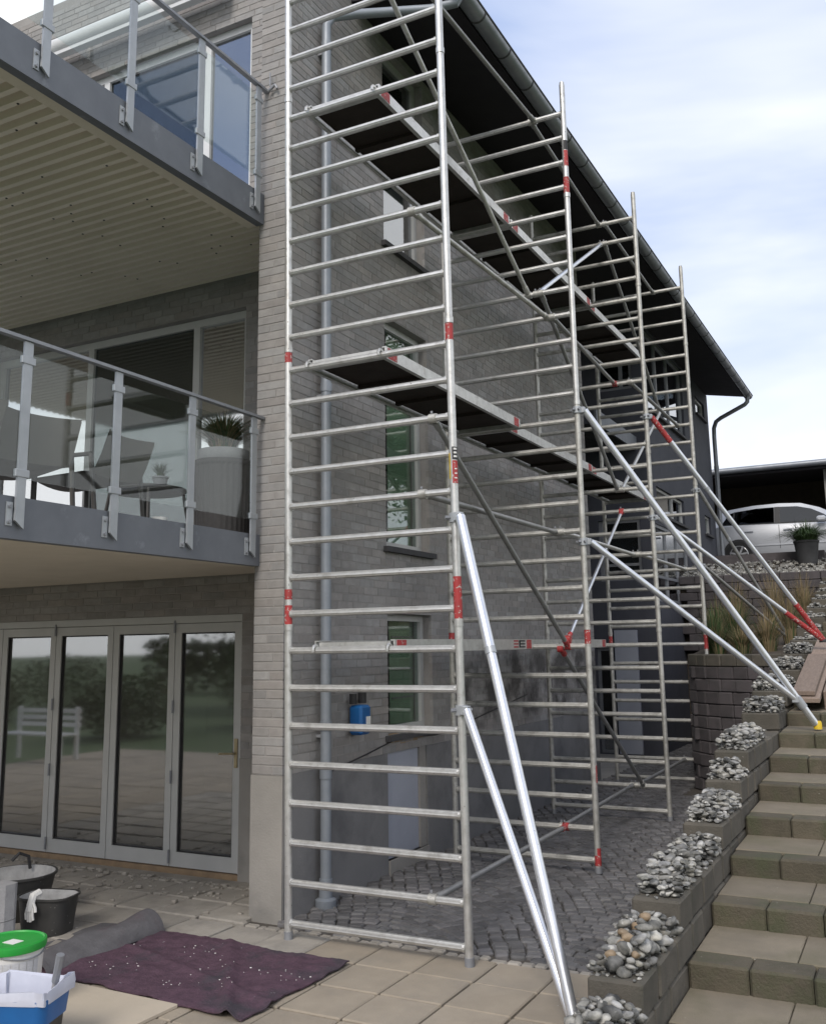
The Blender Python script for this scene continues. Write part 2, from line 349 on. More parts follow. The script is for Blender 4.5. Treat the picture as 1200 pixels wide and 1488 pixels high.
# strips of small setts in the terrace by the doors
st = MB()
for (x0, x1, y0, y1) in ((-5.6, -.6, .92, 1.06), (-.58, 1.9, .15, .22)):
    y = y0
    while y < y1:
        x = x0
        while x < x1:
            l = R_.uniform(.06, .11); st.cbox((x+l/2, y+.035, -.022+R_.uniform(-.012,.008)), (l/2-.004, .031, .025), .01); x += l
        y += .07
st.build('small_setts', 'slab_dusty', terr, kind='stuff')

rb = MB()
for t in range(260):
    x, y = R_.uniform(-5,-.6), 1.02-abs(R_.gauss(0,.38)); r = R_.uniform(.004,.016)*(1 if R_.random() < .85 else 1.8)
    k0 = len(rb.v); rb.cbox((x, y, .002+r*.4), (r, r*R_.uniform(.5,1), r*.5), r*.2, Matrix.Rotation(R_.uniform(0,3), 3, 'Z'))
rb.build('rubble_crumbs', 'slab_dusty', terr, kind='stuff')
# ---- courtyard cobbles
cob = MB().box(-.30, .22, -.2, 2.42, 13.6, -.028).build('courtyard', 'joint_soil', kind='structure')
cm = []
for k in range(8):
    q = MB(); hx, hy = R_.uniform(.044,.051), R_.uniform(.043,.050); q.cbox((0,0,0), (hx, hy, .032), .011)
    for v in q.v: v += Vector((R_.uniform(-.004,.004), R_.uniform(-.004,.004), R_.uniform(-.003,.003)))
    cm.append(q)
cme = [q.mesh('cobble', 'cobble', smooth=False) for q in cm]
spots = []
row = 0; y0 = -.1
while y0 < 13.4:
    x = -.27+(.05 if row % 2 else 0)
    while x < 2.4:
        seg = ((x+.3) % 1.35)/1.35
        y = y0+.30*math.sin(math.pi*seg)
        slope = .30*math.pi/1.35*math.cos(math.pi*seg)
        if .27 < y < 13.4 and not (x > (2.33 if y < 7.1 else .95)): spots.append((x, y, math.atan(slope)))
        x += .103*math.cos(math.atan(slope))+R_.uniform(-.003,.003)
    y0 += .103; row += 1
spots.sort(key=lambda s: (s[0]-CAMP.x)**2+(s[1]-CAMP.y)**2)
rest = MB()
for i, (x, y, a) in enumerate(spots):
    z = -.034+R_.uniform(-.006,.006)
    if i < 300: inst('cobble', R_.choice(cme), (x, y, z), cob, (R_.uniform(-.05,.05), R_.uniform(-.05,.05), a))
    else:
        Mx = Matrix.Rotation(a, 3, 'Z'); q = R_.choice(cm); rest.add([Mx @ v+Vector((x, y, z)) for v in q.v], q.f)
rest.build('cobbles', 'cobble', cob, kind='stuff')

MB().box(-3.5, 7.6, -.2, -.301, 11.40, -.02).build('recess_floor', 'plinth', kind='structure')
# ---- garden stairs
SX0, SX1 = 2.655, 4.9
stairs = thing('garden_stairs', 'wide garden stairs of beige slabs with dark block nosings climbing the slope', 'stairs', (SX0, -1.6, 0))
nose = MB().cbox((0,0,0), (.1435, .10, .075), .012); nose_me = nose.mesh('nosing_block', 'stair_block')
trd = MB().cbox((0,0,0), (.245, .238, .03), .006); trd_me = trd.mesh('tread_slab', 'stair_slab')
bs = MB(); far_n = MB(); far_t = MB()
for k in range(-2, 27):
    y, z = -.37+.658*k, .298+.13*k
    bs.box(SX0-.01, y+.05, z-.6, SX1, y+.72, z-.045)
    x = SX0+.1435; i = 0
    while x < SX1:
        c = (x, y+.10, z-.075)
        jr = (R_.uniform(-.006,.006), R_.uniform(-.006,.006), R_.uniform(-.012,.012)); jz = R_.uniform(-.003,.003)
        if k < 13: inst('nosing_block', nose_me, (c[0], c[1]+R_.uniform(-.005,.005), c[2]+jz), stairs, jr)
        else: far_n.cbox(c, (.1435,.10,.075), .012)
        x += .292; i += 1
    x = SX0+.245
    while x < SX1+.1:
        c = (x, y+.203+.238, z-.025)
        rr = (.018, 0, R_.uniform(-.005,.005))
        if k < 13: inst('tread_slab', trd_me, c, stairs, rr)
        else: far_t.cbox(c, (.245,.238,.03), .006)
        x += .495
bs.build('stair_base', 'joint_soil', stairs)
far_n.build('far_nosing_blocks', 'stair_block', stairs, kind='stuff'); far_t.build('far_tread_slabs', 'stair_slab', stairs, kind='stuff')
MB().box(SX1, -2, -.2, SX1+.2, 15.6, .05).build('stair_edge', 'soil', stairs)

# ---- stepped flank wall with heaps of flint
BL = [(-1.95,.283),(-1.22,.441),(-.46,.600),(.80,.759),(1.57,.923),(1.95,1.085),(3.7,1.238),(4.4,1.400),(5.7,1.562),(6.9,1.720),(7.8,1.88),(8.65,2.04),(9.5,2.2),(10.3,2.36),(11.1,2.52),(11.9,2.68),(12.7,2.84),(13.4,3.0)]
def flank_x0(j): return 2.405 if j < 6 else 2.33
flank = thing('flank_wall', 'stepped wall of weathered concrete blocks beside the stairs, topped with flint heaps', 'wall', (2.53, -1.95, 0))
blk = {}
def block_mesh(l, wd, h, mt, ch=.013):
    key = (round(l, 2), round(wd, 3), round(h, 3), mt)
    if key not in blk:
        q = MB().cbox((0,0,0), (wd/2-.002, l/2-.003, h/2-.002), ch)
        for v in q.v: v += Vector((R_.uniform(-.003,.003),)*3)
        blk[key] = q.mesh('block', mt)
    return blk[key]
core = MB()
for j, (y0, z1) in enumerate(BL):
    x0 = flank_x0(j); h = .156 if j else .35; yend = min(14.0, BL[min(j+5, len(BL)-1)][0]+.4)
    core.box(x0+.03, y0+.05, -.1, SX0-.03, y0+1.6, z1-.06)
    y = y0
    rows = [z1] if j else [.283]
    while y < yend:
        l = R_.choice((.30,.34,.38)) if y > y0 else .30
        if y0 > 8.5 and y > y0+1: break
        o = inst('block', block_mesh(l, SX0-.004-x0, .158, 'wall_block'), ((x0+SX0-.004)/2+R_.uniform(-.004,.004), y+l/2, z1-.079), flank, (R_.uniform(-.01,.01), R_.uniform(-.012,.012), R_.uniform(-.015,.015)))
        y += l
core.build('core', 'wall_block', flank)
lowf = MB()
for j in range(1, 10):      # courtyard side: full height down to the cobbles
    y0, z1 = BL[j]; y1 = BL[j+1][0]
    z = z1-.158
    while z > -.1:
        y = y0
        while y < y1: lowf.cbox((flank_x0(j)+.05, y+.16, z-.079), (.05, .157, .076), .012); y += .32
        z -= .158
lowf.build('lower_courses', 'wall_block', flank, kind='stuff')

# flint meshes
def flint_mesh(seed, mt, flat=.56):
    bm = bmesh.new(); bmesh.ops.create_icosphere(bm, subdivisions=2, radius=1)
    rr = random.Random(seed); off = Vector((rr.uniform(-9,9), rr.uniform(-9,9), rr.uniform(-9,9))); sc = (rr.uniform(.85,1.35), rr.uniform(.65,.95), rr.uniform(flat*.75, flat*1.15))
    for v in bm.verts:
        d = 1+.42*noise.noise(v.co*1.2+off)+.16*noise.noise(v.co*2.9+off); v.co = Vector((v.co.x*sc[0], v.co.y*sc[1], v.co.z*sc[2]))*d
    me = bpy.data.meshes.new('flint_stone'); bm.to_mesh(me); bm.free(); me.materials.append(MAT[mt])
    me.polygons.foreach_set('use_smooth', [True]*len(me.polygons)); return me
FL = [flint_mesh(i, 'flint') for i in range(16)]; FT = [flint_mesh(40+i, 'flint_tan', .75) for i in range(4)]
ordn = ['lowest','second lowest','third lowest','fourth','fifth','sixth','seventh','eighth','ninth','tenth']
n_st = 0; far_st = MB()
for j, (y0, z1) in enumerate(BL[:-1]):
    x0 = flank_x0(j)+.015; x1 = SX0-.02; yb = BL[j+1][0]+.02
    if j == 0: y0 = -1.75
    placed = []; ln = yb-y0
    cnt = int(120+260*min(ln, 1.3)) if j < 10 else 60
    ln_used = min(ln, 1.02 if j not in (1, 2, 0) else 1.3)
    for t in range(cnt):
        r = R_.uniform(.017,.038) if j not in (0, 1) else R_.uniform(.019,.043)
        if t > cnt*.6: r *= .75
        sx = R_.uniform(x0+r*.1, x1-r*.1); yy = y0+.04+r*.6+R_.random()**(1.15)*(ln_used-.06)
        z = z1+r*.50
        for (px, py, pz, pr) in placed:
            d = math.hypot(px-sx, py-yy); lim = (r+pr)*.80
            if d < lim: z = max(z, pz+math.sqrt(lim*lim-d*d)*.62)
        if z > z1+.035+.09*min(1, (yy-y0)/.22)*min(1, (y0+ln_used-yy+.15)/.3)*(1-.35*(abs(sx-(x0+x1)/2)/((x1-x0)/2))**3): continue
        placed.append((sx, yy, z, r))
    if j < 10:
        for t in range(150):      # grit between the flints
            r = R_.uniform(.006,.013); me = R_.choice(FL); a = R_.uniform(0,6.28); Mx = Matrix.Rotation(a, 3, 'Z'); p_ = Vector((R_.uniform(x0,x1), y0+.015+R_.random()*(ln_used-.03), z1+r*.35))
            far_st.add([Mx @ (v.co*r)+p_ for v in me.vertices], [list(p.vertices) for p in me.polygons])
    for (sx, yy, z, r) in placed:
        tan = R_.random() < (.07 if j == 1 else .025)
        rot = (R_.uniform(-.5,.5), R_.uniform(-.5,.5), R_.uniform(0, 6.28))
        me = R_.choice(FT if tan else FL)
        if j < 10 and n_st < 300:
            o = inst('flint_stone', me, (sx, yy, z), None, rot, (r, r, r)); n_st += 1
            g = 'flint stones heaped on the %s block step' % ordn[j]
            tag(o, ('tan brown' if tan else 'grey and white')+' flint stone heaped on the %s block step beside the stairs' % ordn[j], 'stone', g+(' (tan)' if tan else ''))
        else:
            Mx = Matrix.Rotation(rot[2], 3, 'Z'); far_st.add([Mx @ (v.co*r)+Vector((sx, yy, z)) for v in me.vertices], [list(p.vertices) for p in me.polygons])
o = far_st.build('far_flint_stones', 'flint', smooth=True, kind='stuff'); tag(o, 'small far flint heaps high up on the stair-side wall', 'stones')

# ---- curved retaining wall of dark blocks below the bed
rw = thing('retaining_wall', 'curved dark block retaining wall below the grass bed', 'wall', (1.6, 7.4, 0))
arc = [(2.42,7.06),(2.1,7.10),(1.8,7.20),(1.5,7.36),(1.25,7.55),(1.08,7.76),(1.0,8.02),(.98,8.4),(.98,8.9),(.98,9.5),(.98,10.2),(.98,11.4)]
def arc_pt(s):
    for a, c in zip(arc, arc[1:]):
        d = math.dist(a, c)
        if s <= d: return Vector((*a, 0)).lerp(Vector((*c, 0)), s/d), math.atan2(c[1]-a[1], c[0]-a[0])
        s -= d
    return None
tot = sum(math.dist(a, c) for a, c in zip(arc, arc[1:])); nb = 0
rbm = {}
for r in range(11):
    z1 = 1.715-.158*r; s = (r % 2)*.11; 
    if r == 0: s = 0
    while True:
        l = R_.choice((.21,.23,.26)); q = arc_pt(s+l/2)
        if q is None: break
        key = (round(l, 2), r == 0)
        if key not in rbm:
            rbm[key] = MB().cbox((0,0,0), (l/2-.004, .11, .0765), .012).mesh('block', 'wall_block' if r == 0 else 'dark_block')
        p, a = q; nrm = Vector((-math.sin(a), math.cos(a), 0)); p = p-nrm*.10+nrm*R_.uniform(-.008,.008)
        inst('block', rbm[key], (p.x, p.y, z1-.079), rw, (0, 0, a+R_.uniform(-.02,.02))); nb += 1
        s += l
cw = MB(); 
pl = [(x, y+.16) if x > 1.2 else (x+.12, y) for x, y in arc]
cw.prism(pl+[(2.42,11.4)], 'z', -.1, 1.60); cw.build('backfill', 'soil', rw)

# ---- bed and upper retaining wall
b = MB(); gx = [1.02,1.3,1.7,2.1,2.42]; gy = [7.25,7.6,8.2,9,10,11,12,13,13.6]
for y in gy:
    for x in gx:
        yy = max(y, 7.2+max(0, (1.75-x))*.75+.12)
        b.v.append(Vector((x, yy, 1.69+max(0, yy-8)*.09+.05*noise.noise(Vector((x*2, y*2, 0))))))
for j in range(len(gy)-1):
    for i in range(len(gx)-1): b.f.append([j*5+i, j*5+i+1, (j+1)*5+i+1, (j+1)*5+i])
b.build('planting_bed', 'soil', smooth=True, kind='structure')
uw = thing('upper_retaining_wall', 'dark block retaining wall under the pebble strip below the car', 'wall', (1.1, 13.6, 1.9))
ub = {}
for r in range(9):
    x = -.25+(r % 2)*.14; z1 = 3.13-.158*r
    while x < 2.42:
        l = R_.choice((.27,.31,.35))
        if l not in ub: ub[l] = MB().cbox((0,0,0), (l/2-.004,.12,.0765), .013).mesh('block', 'dark_block')
        inst('block', ub[l], (x+l/2, 13.6+R_.uniform(-.008,.008), z1-.079), uw, (0,0,R_.uniform(-.02,.02))); x += l
MB().box(-.28, 13.68, -.1, 2.42, 13.78, 3.05).build('backfill', 'soil', uw)
b = MB().add([(-.28,13.6,3.09),(2.42,13.6,3.09),(2.42,15.05,3.44),(-.28,15.05,3.44)], [(0,1,2,3)]); b.build('pebble_bank', 'soil', kind='structure')
b = MB()
for t in range(900):
    x = R_.uniform(-.2,2.38); u = R_.random()**1.6; y = 13.55+u*1.4; r = R_.uniform(.022,.05); me = R_.choice(FL); a = R_.uniform(0,6.28); Mx = Matrix.Rotation(a, 3, 'Z')
    if R_.random() < .35: continue
    b.add([Mx @ (v.co*r)+Vector((x, y, 3.11+u*.33+R_.uniform(.0,.03))) for v in me.vertices], [list(p.vertices) for p in me.polygons])
o = b.build('pebbles', 'flint', smooth=True, kind='stuff'); tag(o, 'strip of grey flint pebbles on top of the dark upper wall', 'pebbles')
# ================================================================== THE HOUSE
house = thing('house', 'three-storey grey brick house with dark overhanging eaves behind the scaffold', 'house', (-.4, .34, 0))
def cells(u0, u1, v0, v1, holes):
    us = sorted({u0, u1, *[h[0] for h in holes], *[h[1] for h in holes]}); us = [u for u in us if u0 <= u <= u1]
    res = []
    for a, c in zip(us, us[1:]):
        m = (a+c)/2; hs = sorted((h[2], h[3]) for h in holes if h[0] < m < h[1]); v = v0
        for h0, h1 in hs:
            if h0 > v: res.append((a, c, v, h0))
            v = max(v, h1)
        if v < v1: res.append((a, c, v, v1))
    return res
def bricks(u0, u1, v0, v1, holes, off=0.0):
    """running-bond rectangles clipped to holes; slivers join their neighbour"""
    res = []; H = .0667; Lb = .24; r = 0; v = v0
    while v < v1-.03:
        va, vb = v+.0045, min(v+H-.0045, v1); u = u0-((r % 2)*Lb/2)-off-(r*7 % 3)*.03
        segs = [(u0, u1)]
        for h in holes:
            if h[2] < vb-.01 and h[3] > va+.01:
                ns = []
                for a, c in segs:
                    if h[1] <= a or h[0] >= c: ns.append((a, c)); continue
                    if h[0] > a: ns.append((a, h[0]+.002))
                    if h[1] < c: ns.append((h[1]-.002, c))
                segs = ns
        for a, c in segs:
            cuts = [a]; k = u
            while k < c:
                if k > a+.07 and k < c-.07: cuts.append(k)
                k += Lb
            cuts.append(c)
            for i, (x0, x1) in enumerate(zip(cuts, cuts[1:])):
                res.append((x0+(.0045 if i else 0), x1-(.0045 if i < len(cuts)-2 else 0), va, vb))
        v += H; r += 1
    return res
ZB = .97
# long wall (faces +x)
LH = [(1.90,2.77,1.12,2.16),(1.90,2.77,2.75,4.90),(1.91,2.77,5.63,7.72)]
b = MB()
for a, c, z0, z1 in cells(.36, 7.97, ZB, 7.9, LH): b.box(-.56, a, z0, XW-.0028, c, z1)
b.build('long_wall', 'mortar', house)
b = MB()
for a, c, z0, z1 in cells(.36, 7.97, -.1, ZB, [(1.88,2.62,.10,1.2)]): b.box(-.56, a, z0, XW+.004, c, z1)
b.build('plinth', 'plinth_grey', house)
allb = MB()
def jit(): return R_.uniform(-.001,.001)
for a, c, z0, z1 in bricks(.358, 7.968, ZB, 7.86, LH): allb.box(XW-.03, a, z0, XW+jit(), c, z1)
for a, c, z0, z1 in bricks(.36, 1.19, ZB, 7.9, []): pass
# end of the wing wall (faces the terrace)
FXL = -.565
endw = MB().box(FXL, .339, ZB, XW-.03, 1.2, 7.95).box(XW-.0299, .339, ZB, XW-.0045, .3595, 7.95).build('end_wall', 'mortar', house)
MB().box(FXL-.004, .330, -.1, XW+.006, .358, ZB-.002).build('end_plinth', 'plinth', house)
singles = 0
for a, c, z0, z1 in bricks(FXL, XW, ZB, 7.95, [], .06):
    ce = ((a+c)/2, .35+jit(), (z0+z1)/2)
    if singles < 190 and z0 < 7.4:
        MB().cbox(ce, ((c-a)/2, .015, (z1-z0)/2), .003).build('brick', 'brick', endw); singles += 1
    else: allb.cbox(ce, ((c-a)/2, .015, (z1-z0)/2), .003)
# gable wall (recessed, faces the terrace)
GY = 1.2
GH = [(-5.10,-1.335,-.1,2.17),(-4.7,-1.345,2.6,4.96),(-4.6,-1.33,5.45,7.92)]
b = MB()
for a, c, z0, z1 in cells(-8.2, FXL+.02, -.1, 9.0, GH): b.box(a, GY+.004, z0, c, GY+.3, z1)
gable = b.build('gable_wall', 'mortar', house)
lint = 0
for a, c, z0, z1 in bricks(-8.2, FXL, 2.17, 8.9, GH[1:]):
    ce = ((a+c)/2, GY+.015+jit(), (z0+z1)/2)
    if z1 < 2.56 and a > -5.3 and lint < 110: MB().cbox(ce, ((c-a)/2, .015, (z1-z0)/2), .003).build('brick', 'brick', gable); lint += 1
    else: allb.box(a, GY, z0, c, GY+.03, z1)
for a, c, z0, z1 in bricks(-1.335, FXL, ZB, 2.17, []): allb.box(a, GY+jit(), z0, c, GY+.03, z1)
MB().box(-1.335, GY-.008, -.1, FXL, GY+.05, ZB-.005).build('door_plinth', 'plinth', house)
allb.build('brickwork', 'brick', house, kind='stuff')
# inside
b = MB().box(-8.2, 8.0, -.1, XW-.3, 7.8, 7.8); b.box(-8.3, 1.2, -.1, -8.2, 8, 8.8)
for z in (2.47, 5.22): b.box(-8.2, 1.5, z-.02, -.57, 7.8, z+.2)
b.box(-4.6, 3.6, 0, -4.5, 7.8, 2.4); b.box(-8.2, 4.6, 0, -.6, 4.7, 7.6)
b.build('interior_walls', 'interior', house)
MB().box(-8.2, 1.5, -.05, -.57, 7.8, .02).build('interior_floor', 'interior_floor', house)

def window(u0, u1, z0, z1, axis, face, sgn, recess, fw=.06, mull=(), fmat='frame_paint', gmat='pane', sill=None, parent=house, trans=()):
    """frame + panes in a wall opening; sgn = outward direction along axis"""
    def bx(m, a, c, za, zb, d0, d1):
        p0, p1 = face-sgn*d0, face-sgn*d1
        if axis == 'x': m.box(p0, a, za, p1, c, zb)
        else: m.box(a, p0, za, c, p1, zb)
    d0, d1 = recess, recess+.07
    m = MB(); e = .002
    bx(m, u0+e, u1-e, z1-fw, z1-e, d0, d1); bx(m, u0+e, u1-e, z0+e, z0+fw, d0, d1)
    bx(m, u0+e, u0+fw, z0+fw, z1-fw, d0, d1); bx(m, u1-fw, u1-e, z0+fw, z1-fw, d0, d1)
    wd = m.build('window', fmat, parent)
    us = [u0+fw]+[x for mu in mull for x in (mu-fw*.5, mu+fw*.5)]+[u1-fw]
    for mu in mull:
        m = MB(); bx(m, mu-fw*.5, mu+fw*.5, z0+fw, z1-fw, d0+.002, d1); m.build('mullion', fmat, wd)
    for t in trans:
        m = MB(); bx(m, u0+fw, u1-fw, t-fw*.4, t+fw*.4, d0+.004, d1); m.build('transom', fmat, wd)
    for a, c in zip(us[::2], us[1::2]):
        m = MB(); bx(m, a-.004, c+.004, z0+fw-.004, z1-fw+.004, d0+.03, d0+.036); m.build('pane', gmat, wd)
    if sill:
        m = MB(); bx(m, u0-.05, u1+.05, z0-.05, z0-.002, -sill, recess+.05); m.build('sill', 'roof_sheet' if fmat != 'frame_white' else 'zinc', wd)
    return wd
for (a, c, z0, z1), g in zip(LH, ('pane', 'pane', 'pane_sky')):
    wd = window(a, c, z0, z1, 'x', XW, 1, .09, gmat=g, sill=.05)
    m = MB()
    for k in range(0): m.prism([(2.28+k*.05, z0+.05),(2.305+k*.05, z0+.05),(2.305+k*.05, z1-.05),(2.28+k*.05, z1-.05)], 'x', XW-.185-.012*(k % 2), XW-.18-.012*(k % 2))
    m.box(XW-.190, 2.27, z0+.05, XW-.185, 2.74, z1-.05)
    m.build('curtain', 'curtain', wd)
    if z0 < 2:
        s_ = MB()
        for zz in (1.4, 1.66, 1.95): s_.box(XW-.178, 2.29, zz, XW-.172, 2.72, zz+.016)
        s_.build('shelf', 'frame_paint', wd)
# bricked-up low opening: pale panel, raw lintel
MB().box(XW-.06, 1.882, .10, XW-.03, 2.50, 1.03).build('pale_panel', 'pale_panel', house)
q = MB()
for k in range(6): q.cbox((XW-.03, 1.94+k*.115, 1.075+R_.uniform(-.01,.012)), (.03, .055, .04), .008)
q.build('raw_lintel', 'ply_orange', house)
MB().box(XW-.09, 2.50, .0, XW-.01, 2.618, 1.115).build('raw_jamb', 'plinth', house)
MB().box(XW-.1, 1.882, -.05, XW+.02, 2.618, .10).build('threshold', 'plinth', house)
MB().path([(XW+.012, .95, .93),(XW+.012, 1.5, 1.0),(XW+.012, 2.1, 1.09),(XW+.012, 2.8, 1.05),(XW+.012, 3.6, 1.12),(XW+.012, 5.2, 1.3)], .006, 6).build('cable', 'black', house)
bxp = tag(MB().cbox((XW+.075, 1.30, 1.295), (.06, .08, .115), .02).build('blue_box', 'blue_plastic'), 'blue plastic box hung on the brick wall beside the downpipe', 'box')
MB().box(XW+.136, 1.295, 1.20, XW+.139, 1.36, 1.32).build('paper_label', 'white_print', bxp)
MB().tube((XW+.05, 1.235, 1.42), (XW+.05, 1.235, 1.50), .03, 10).build('knob', 'black', bxp); MB().tube((XW+.05, 1.38, 1.42), (XW+.05, 1.38, 1.52), .035, 10).build('knob', 'black', bxp)

# folding glass doors
LV = [-1.36, -2.10, -2.845, -3.59, -4.335, -5.08]
b = MB().box(-5.098, GY+.02, 2.105, -1.337, GY+.10, 2.168); b.box(-1.358, GY+.02, .03, -1.337, GY+.10, 2.105); b.box(-5.098, GY+.02, .03, -5.08, GY+.1, 2.105)
b.build('door_frame', 'frame_paint', house)
MB().box(-5.1, GY+.005, -.06, -1.337, GY+.12, .028).build('timber_strip', 'ply_orange', house)
MB().box(-5.1, GY-.13, -.1, -.57, GY-.010, -.012).build('door_step', 'slab_dusty', house)
for i, (xr, xl) in enumerate(zip(LV, LV[1:])):
    m = MB(); y0, y1 = GY+.03, GY+.085; a, c = xl+.004, xr-.004; sw = .068
    m.box(a, y0, .035, a+sw, y1, 2.10); m.box(c-sw, y0, .035, c, y1, 2.10); m.box(a+sw, y0, .035, c-sw, y1, .155); m.box(a+sw, y0, 2.02, c-sw, y1, 2.10)
    lf = m.build('door_leaf', 'frame_paint', house)
    m = MB(); m.box(a+sw-.0, y0+.012, .155, a+sw+.012, y1, 2.02); m.box(c-sw-.012, y0+.012, .155, c-sw, y1, 2.02); m.box(a+sw+.012, y0+.012, .155, c-sw-.012, y1, .167); m.box(a+sw+.012, y0+.012, 2.008, c-sw-.012, y1, 2.02)
    m.build('gasket', 'gasket', lf)
    MB().box(a+sw+.002, y0+.030, .158, c-sw-.002, y0+.036, 2.017).build('pane', 'pane_door', lf)
    for z in (.06, .72, 1.32, 2.02):
        if i % 2 == 0: MB().tube((xl, y0-.012, z), (xl, y0-.012, z+.11), .010, 8).build('hinge', 'rail_steel', lf)
    if i == 0:
        MB().cbox((c-.034, y0-.006, 1.0), (.018, .006, .12), .003).build('handle_plate', 'brass', lf)
        MB().path([(c-.034, y0-.01, 1.0),(c-.034, y0-.055, 1.0),(c-.06, y0-.06, 1.0),(c-.17, y0-.06, .995)], .009, 8).build('handle', 'brass', lf)
# windows of the upper floors over the balconies
window(-4.7, -1.345, 2.62, 4.96, 'y', GY, -1, .08, fw=.075, mull=(-1.985, -3.35), gmat='pane_mid')
window(-4.6, -1.33, 5.47, 7.92, 'y', GY, -1, .08, fw=.075, mull=(-1.93, -3.3), fmat='frame_white', gmat='pane_sky')
m = MB()
for k in range(4): m.box(-3.2, GY+.22, 5.7+k*.33, -2.0, GY+.225, 5.92+k*.33)
m.build('blind_or_reflection', 'frame_white', house)
aw = MB(); aw.tube((-4.3, 1.02, 8.27), (-1.55, 1.02, 8.27), .085, 18); aw.box(-4.3, .98, 8.15, -1.55, 1.06, 8.19)
tag(aw.build('awning_cassette', 'frame_white', smooth=True), 'white awning cassette above the topmost balcony window', 'awning')

# roof, soffit, gutter
def sof(x): return 7.60+.186*(.70-x)
RY0, RY1 = 1.33, 17.82
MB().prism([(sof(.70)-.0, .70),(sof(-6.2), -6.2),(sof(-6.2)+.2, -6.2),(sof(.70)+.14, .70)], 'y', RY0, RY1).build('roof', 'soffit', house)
MB().prism([(sof(.72)+.15, .74),(sof(-6.2)+.21, -6.2),(sof(-6.2)+.27, -6.2),(sof(.72)+.2, .74)], 'y', RY0-.03, RY1+.04).build('roof_covering', 'roof_sheet', house)
MB().prism([(sof(-6.2),-6.2),(sof(-6.2)+.27,-6.2),(7.95,-12.5),(7.7,-12.5)], 'y', RY0, RY1).build('rear_roof', 'roof_sheet', house)
gc, gr = (.752, 7.615), .082
prof = [(gc[0]+gr*math.cos(t), gc[1]+gr*math.sin(t)) for t in [math.pi+math.pi*k/12 for k in range(13)]]
inner = [(gc[0]+(gr-.006)*math.cos(t), gc[1]+(gr-.006)*math.sin(t)) for t in [math.pi+math.pi*k/12 for k in range(13)]][::-1]
g = MB().prism([(z, x) for x, z in prof+inner], 'y', RY0, RY1)
gut = g.build('gutter', 'zinc', house, smooth=True)
MB().tube((gc[0]+gr, RY0, gc[1]+.004), (gc[0]+gr, RY1, gc[1]+.004), .011, 8).build('gutter_bead', 'roof_sheet', gut)
y = .6
while y < RY1:
    MB().prism([(z, x) for x, z in [(gc[0]+(gr+.004)*math.cos(t), gc[1]+(gr+.004)*math.sin(t)) for t in [math.pi+math.pi*k/10 for k in range(11)]]+[(gc[0]+(gr+.0)*math.cos(t), gc[1]+(gr+.0)*math.sin(t)) for t in [math.pi+math.pi*k/10 for k in range(11)]][::-1]], 'y', y, y+.022).build('gutter_bracket', 'roof_sheet', gut)
    y += .62
MB().prism([(z, x) for x, z in prof], 'y', RY1, RY1+.004).build('gutter_end', 'zinc', gut)
MB().box(.66, RY0, 7.56, .672, RY1, 7.80).build('fascia', 'soffit', house)
dp = MB().path([(-.225,.80,.16),(-.225,.80,7.18),(-.19,.84,7.28),(-.05,1.0,7.36),(.5,1.38,7.46),(.72,1.45,7.49),(.752,1.46,7.56)], .041, 14).build('downpipe', 'pipe', house, smooth=True)
for z in (.9, 1.25, 3.9, 6.95): MB().tube((-.225,.80,z), (-.225,.80,z+.07), .047, 14).build('pipe_collar', 'pipe', dp, smooth=True)
for z in (1.2, 3.86, 6.9): MB().box(XW, .77, z, -.22, .83, z+.02).build('pipe_clip', 'rail_steel', dp)
MB().lathe([(.07,0),(.078,.015),(.078,.075),(.066,.082),(.05,.09),(.049,.22)], (-.225,.80,-.03), 18).build('pipe_shoe', 'pipe', dp, smooth=True)

# rear volume with dark render
XV, VY0, VY1 = -.22, 11.35, 17.8
SH = [(11.75,14.95,6.13,7.70),(12.0,14.35,4.2,4.72),(11.72,14.45,2.60,4.0),(16.3,17.35,7.02,7.42),(16.5,17.2,4.27,4.70)]
b = MB()
for a, c, z0, z1 in cells(VY0+.2, VY1, -.1, 7.75, SH): b.box(XV-.2, a, z0, XV, c, z1)
FH = [(-1.06,-.40,6.45,7.35),(-1.16,-.40,2.97,4.06),(-1.30,-1.0,.0,1.80)]
for a, c, z0, z1 in cells(-3.5, XV, -.1, 7.75, FH): b.box(a, VY0, z0, c, VY0+.2, z1)
b.box(-6, VY1-.2, 2.5, XV-.2, VY1, 7.75)
b.build('rear_wall', 'dark_wall', house)
MB().box(-3.5, VY0+1.6, -.1, XV-1.2, VY1-.3, 7.7).build('rear_interior', 'interior', house)
window(*SH[0], 'x', XV, 1, .05, fw=.07, mull=(12.75, 13.75), gmat='pane_sky', fmat='rail_steel', sill=.07)
window(*SH[1], 'x', XV, 1, .05, fw=.05, mull=(13.5,), gmat='pane_sky', sill=.07)
window(*SH[2], 'x', XV, 1, .02, fw=.06, mull=(12.6, 13.55), gmat='pane_sky', fmat='rail_steel', trans=(3.05,))
window(*SH[3], 'x', XV, 1, .05, fw=.05, gmat='pane', sill=.06)
window(*SH[4], 'x', XV, 1, .05, fw=.05, gmat='pane', sill=.06)
window(*FH[0], 'y', VY0, -1, .05, fw=.06, mull=(-.62,), gmat='pane_sky', fmat='rail_steel')
window(*FH[1], 'y', VY0, -1, .05, fw=.06, gmat='pane_sky', fmat='rail_steel', trans=(3.25,))
window(*FH[2], 'y', VY0, -1, .05, fw=.05, gmat='pane_sky', fmat='rail_steel')
for (a_, c_, z0_, z1_) in (FH[1], FH[0]): MB().box(a_+.06, VY0+.11, z0_+.06, c_-.06, VY0+.115, z1_-.06).build('blind_or_reflection', 'pale_reflection', house)  # added panels behind the rear panes, a blue reflection painted as their colour
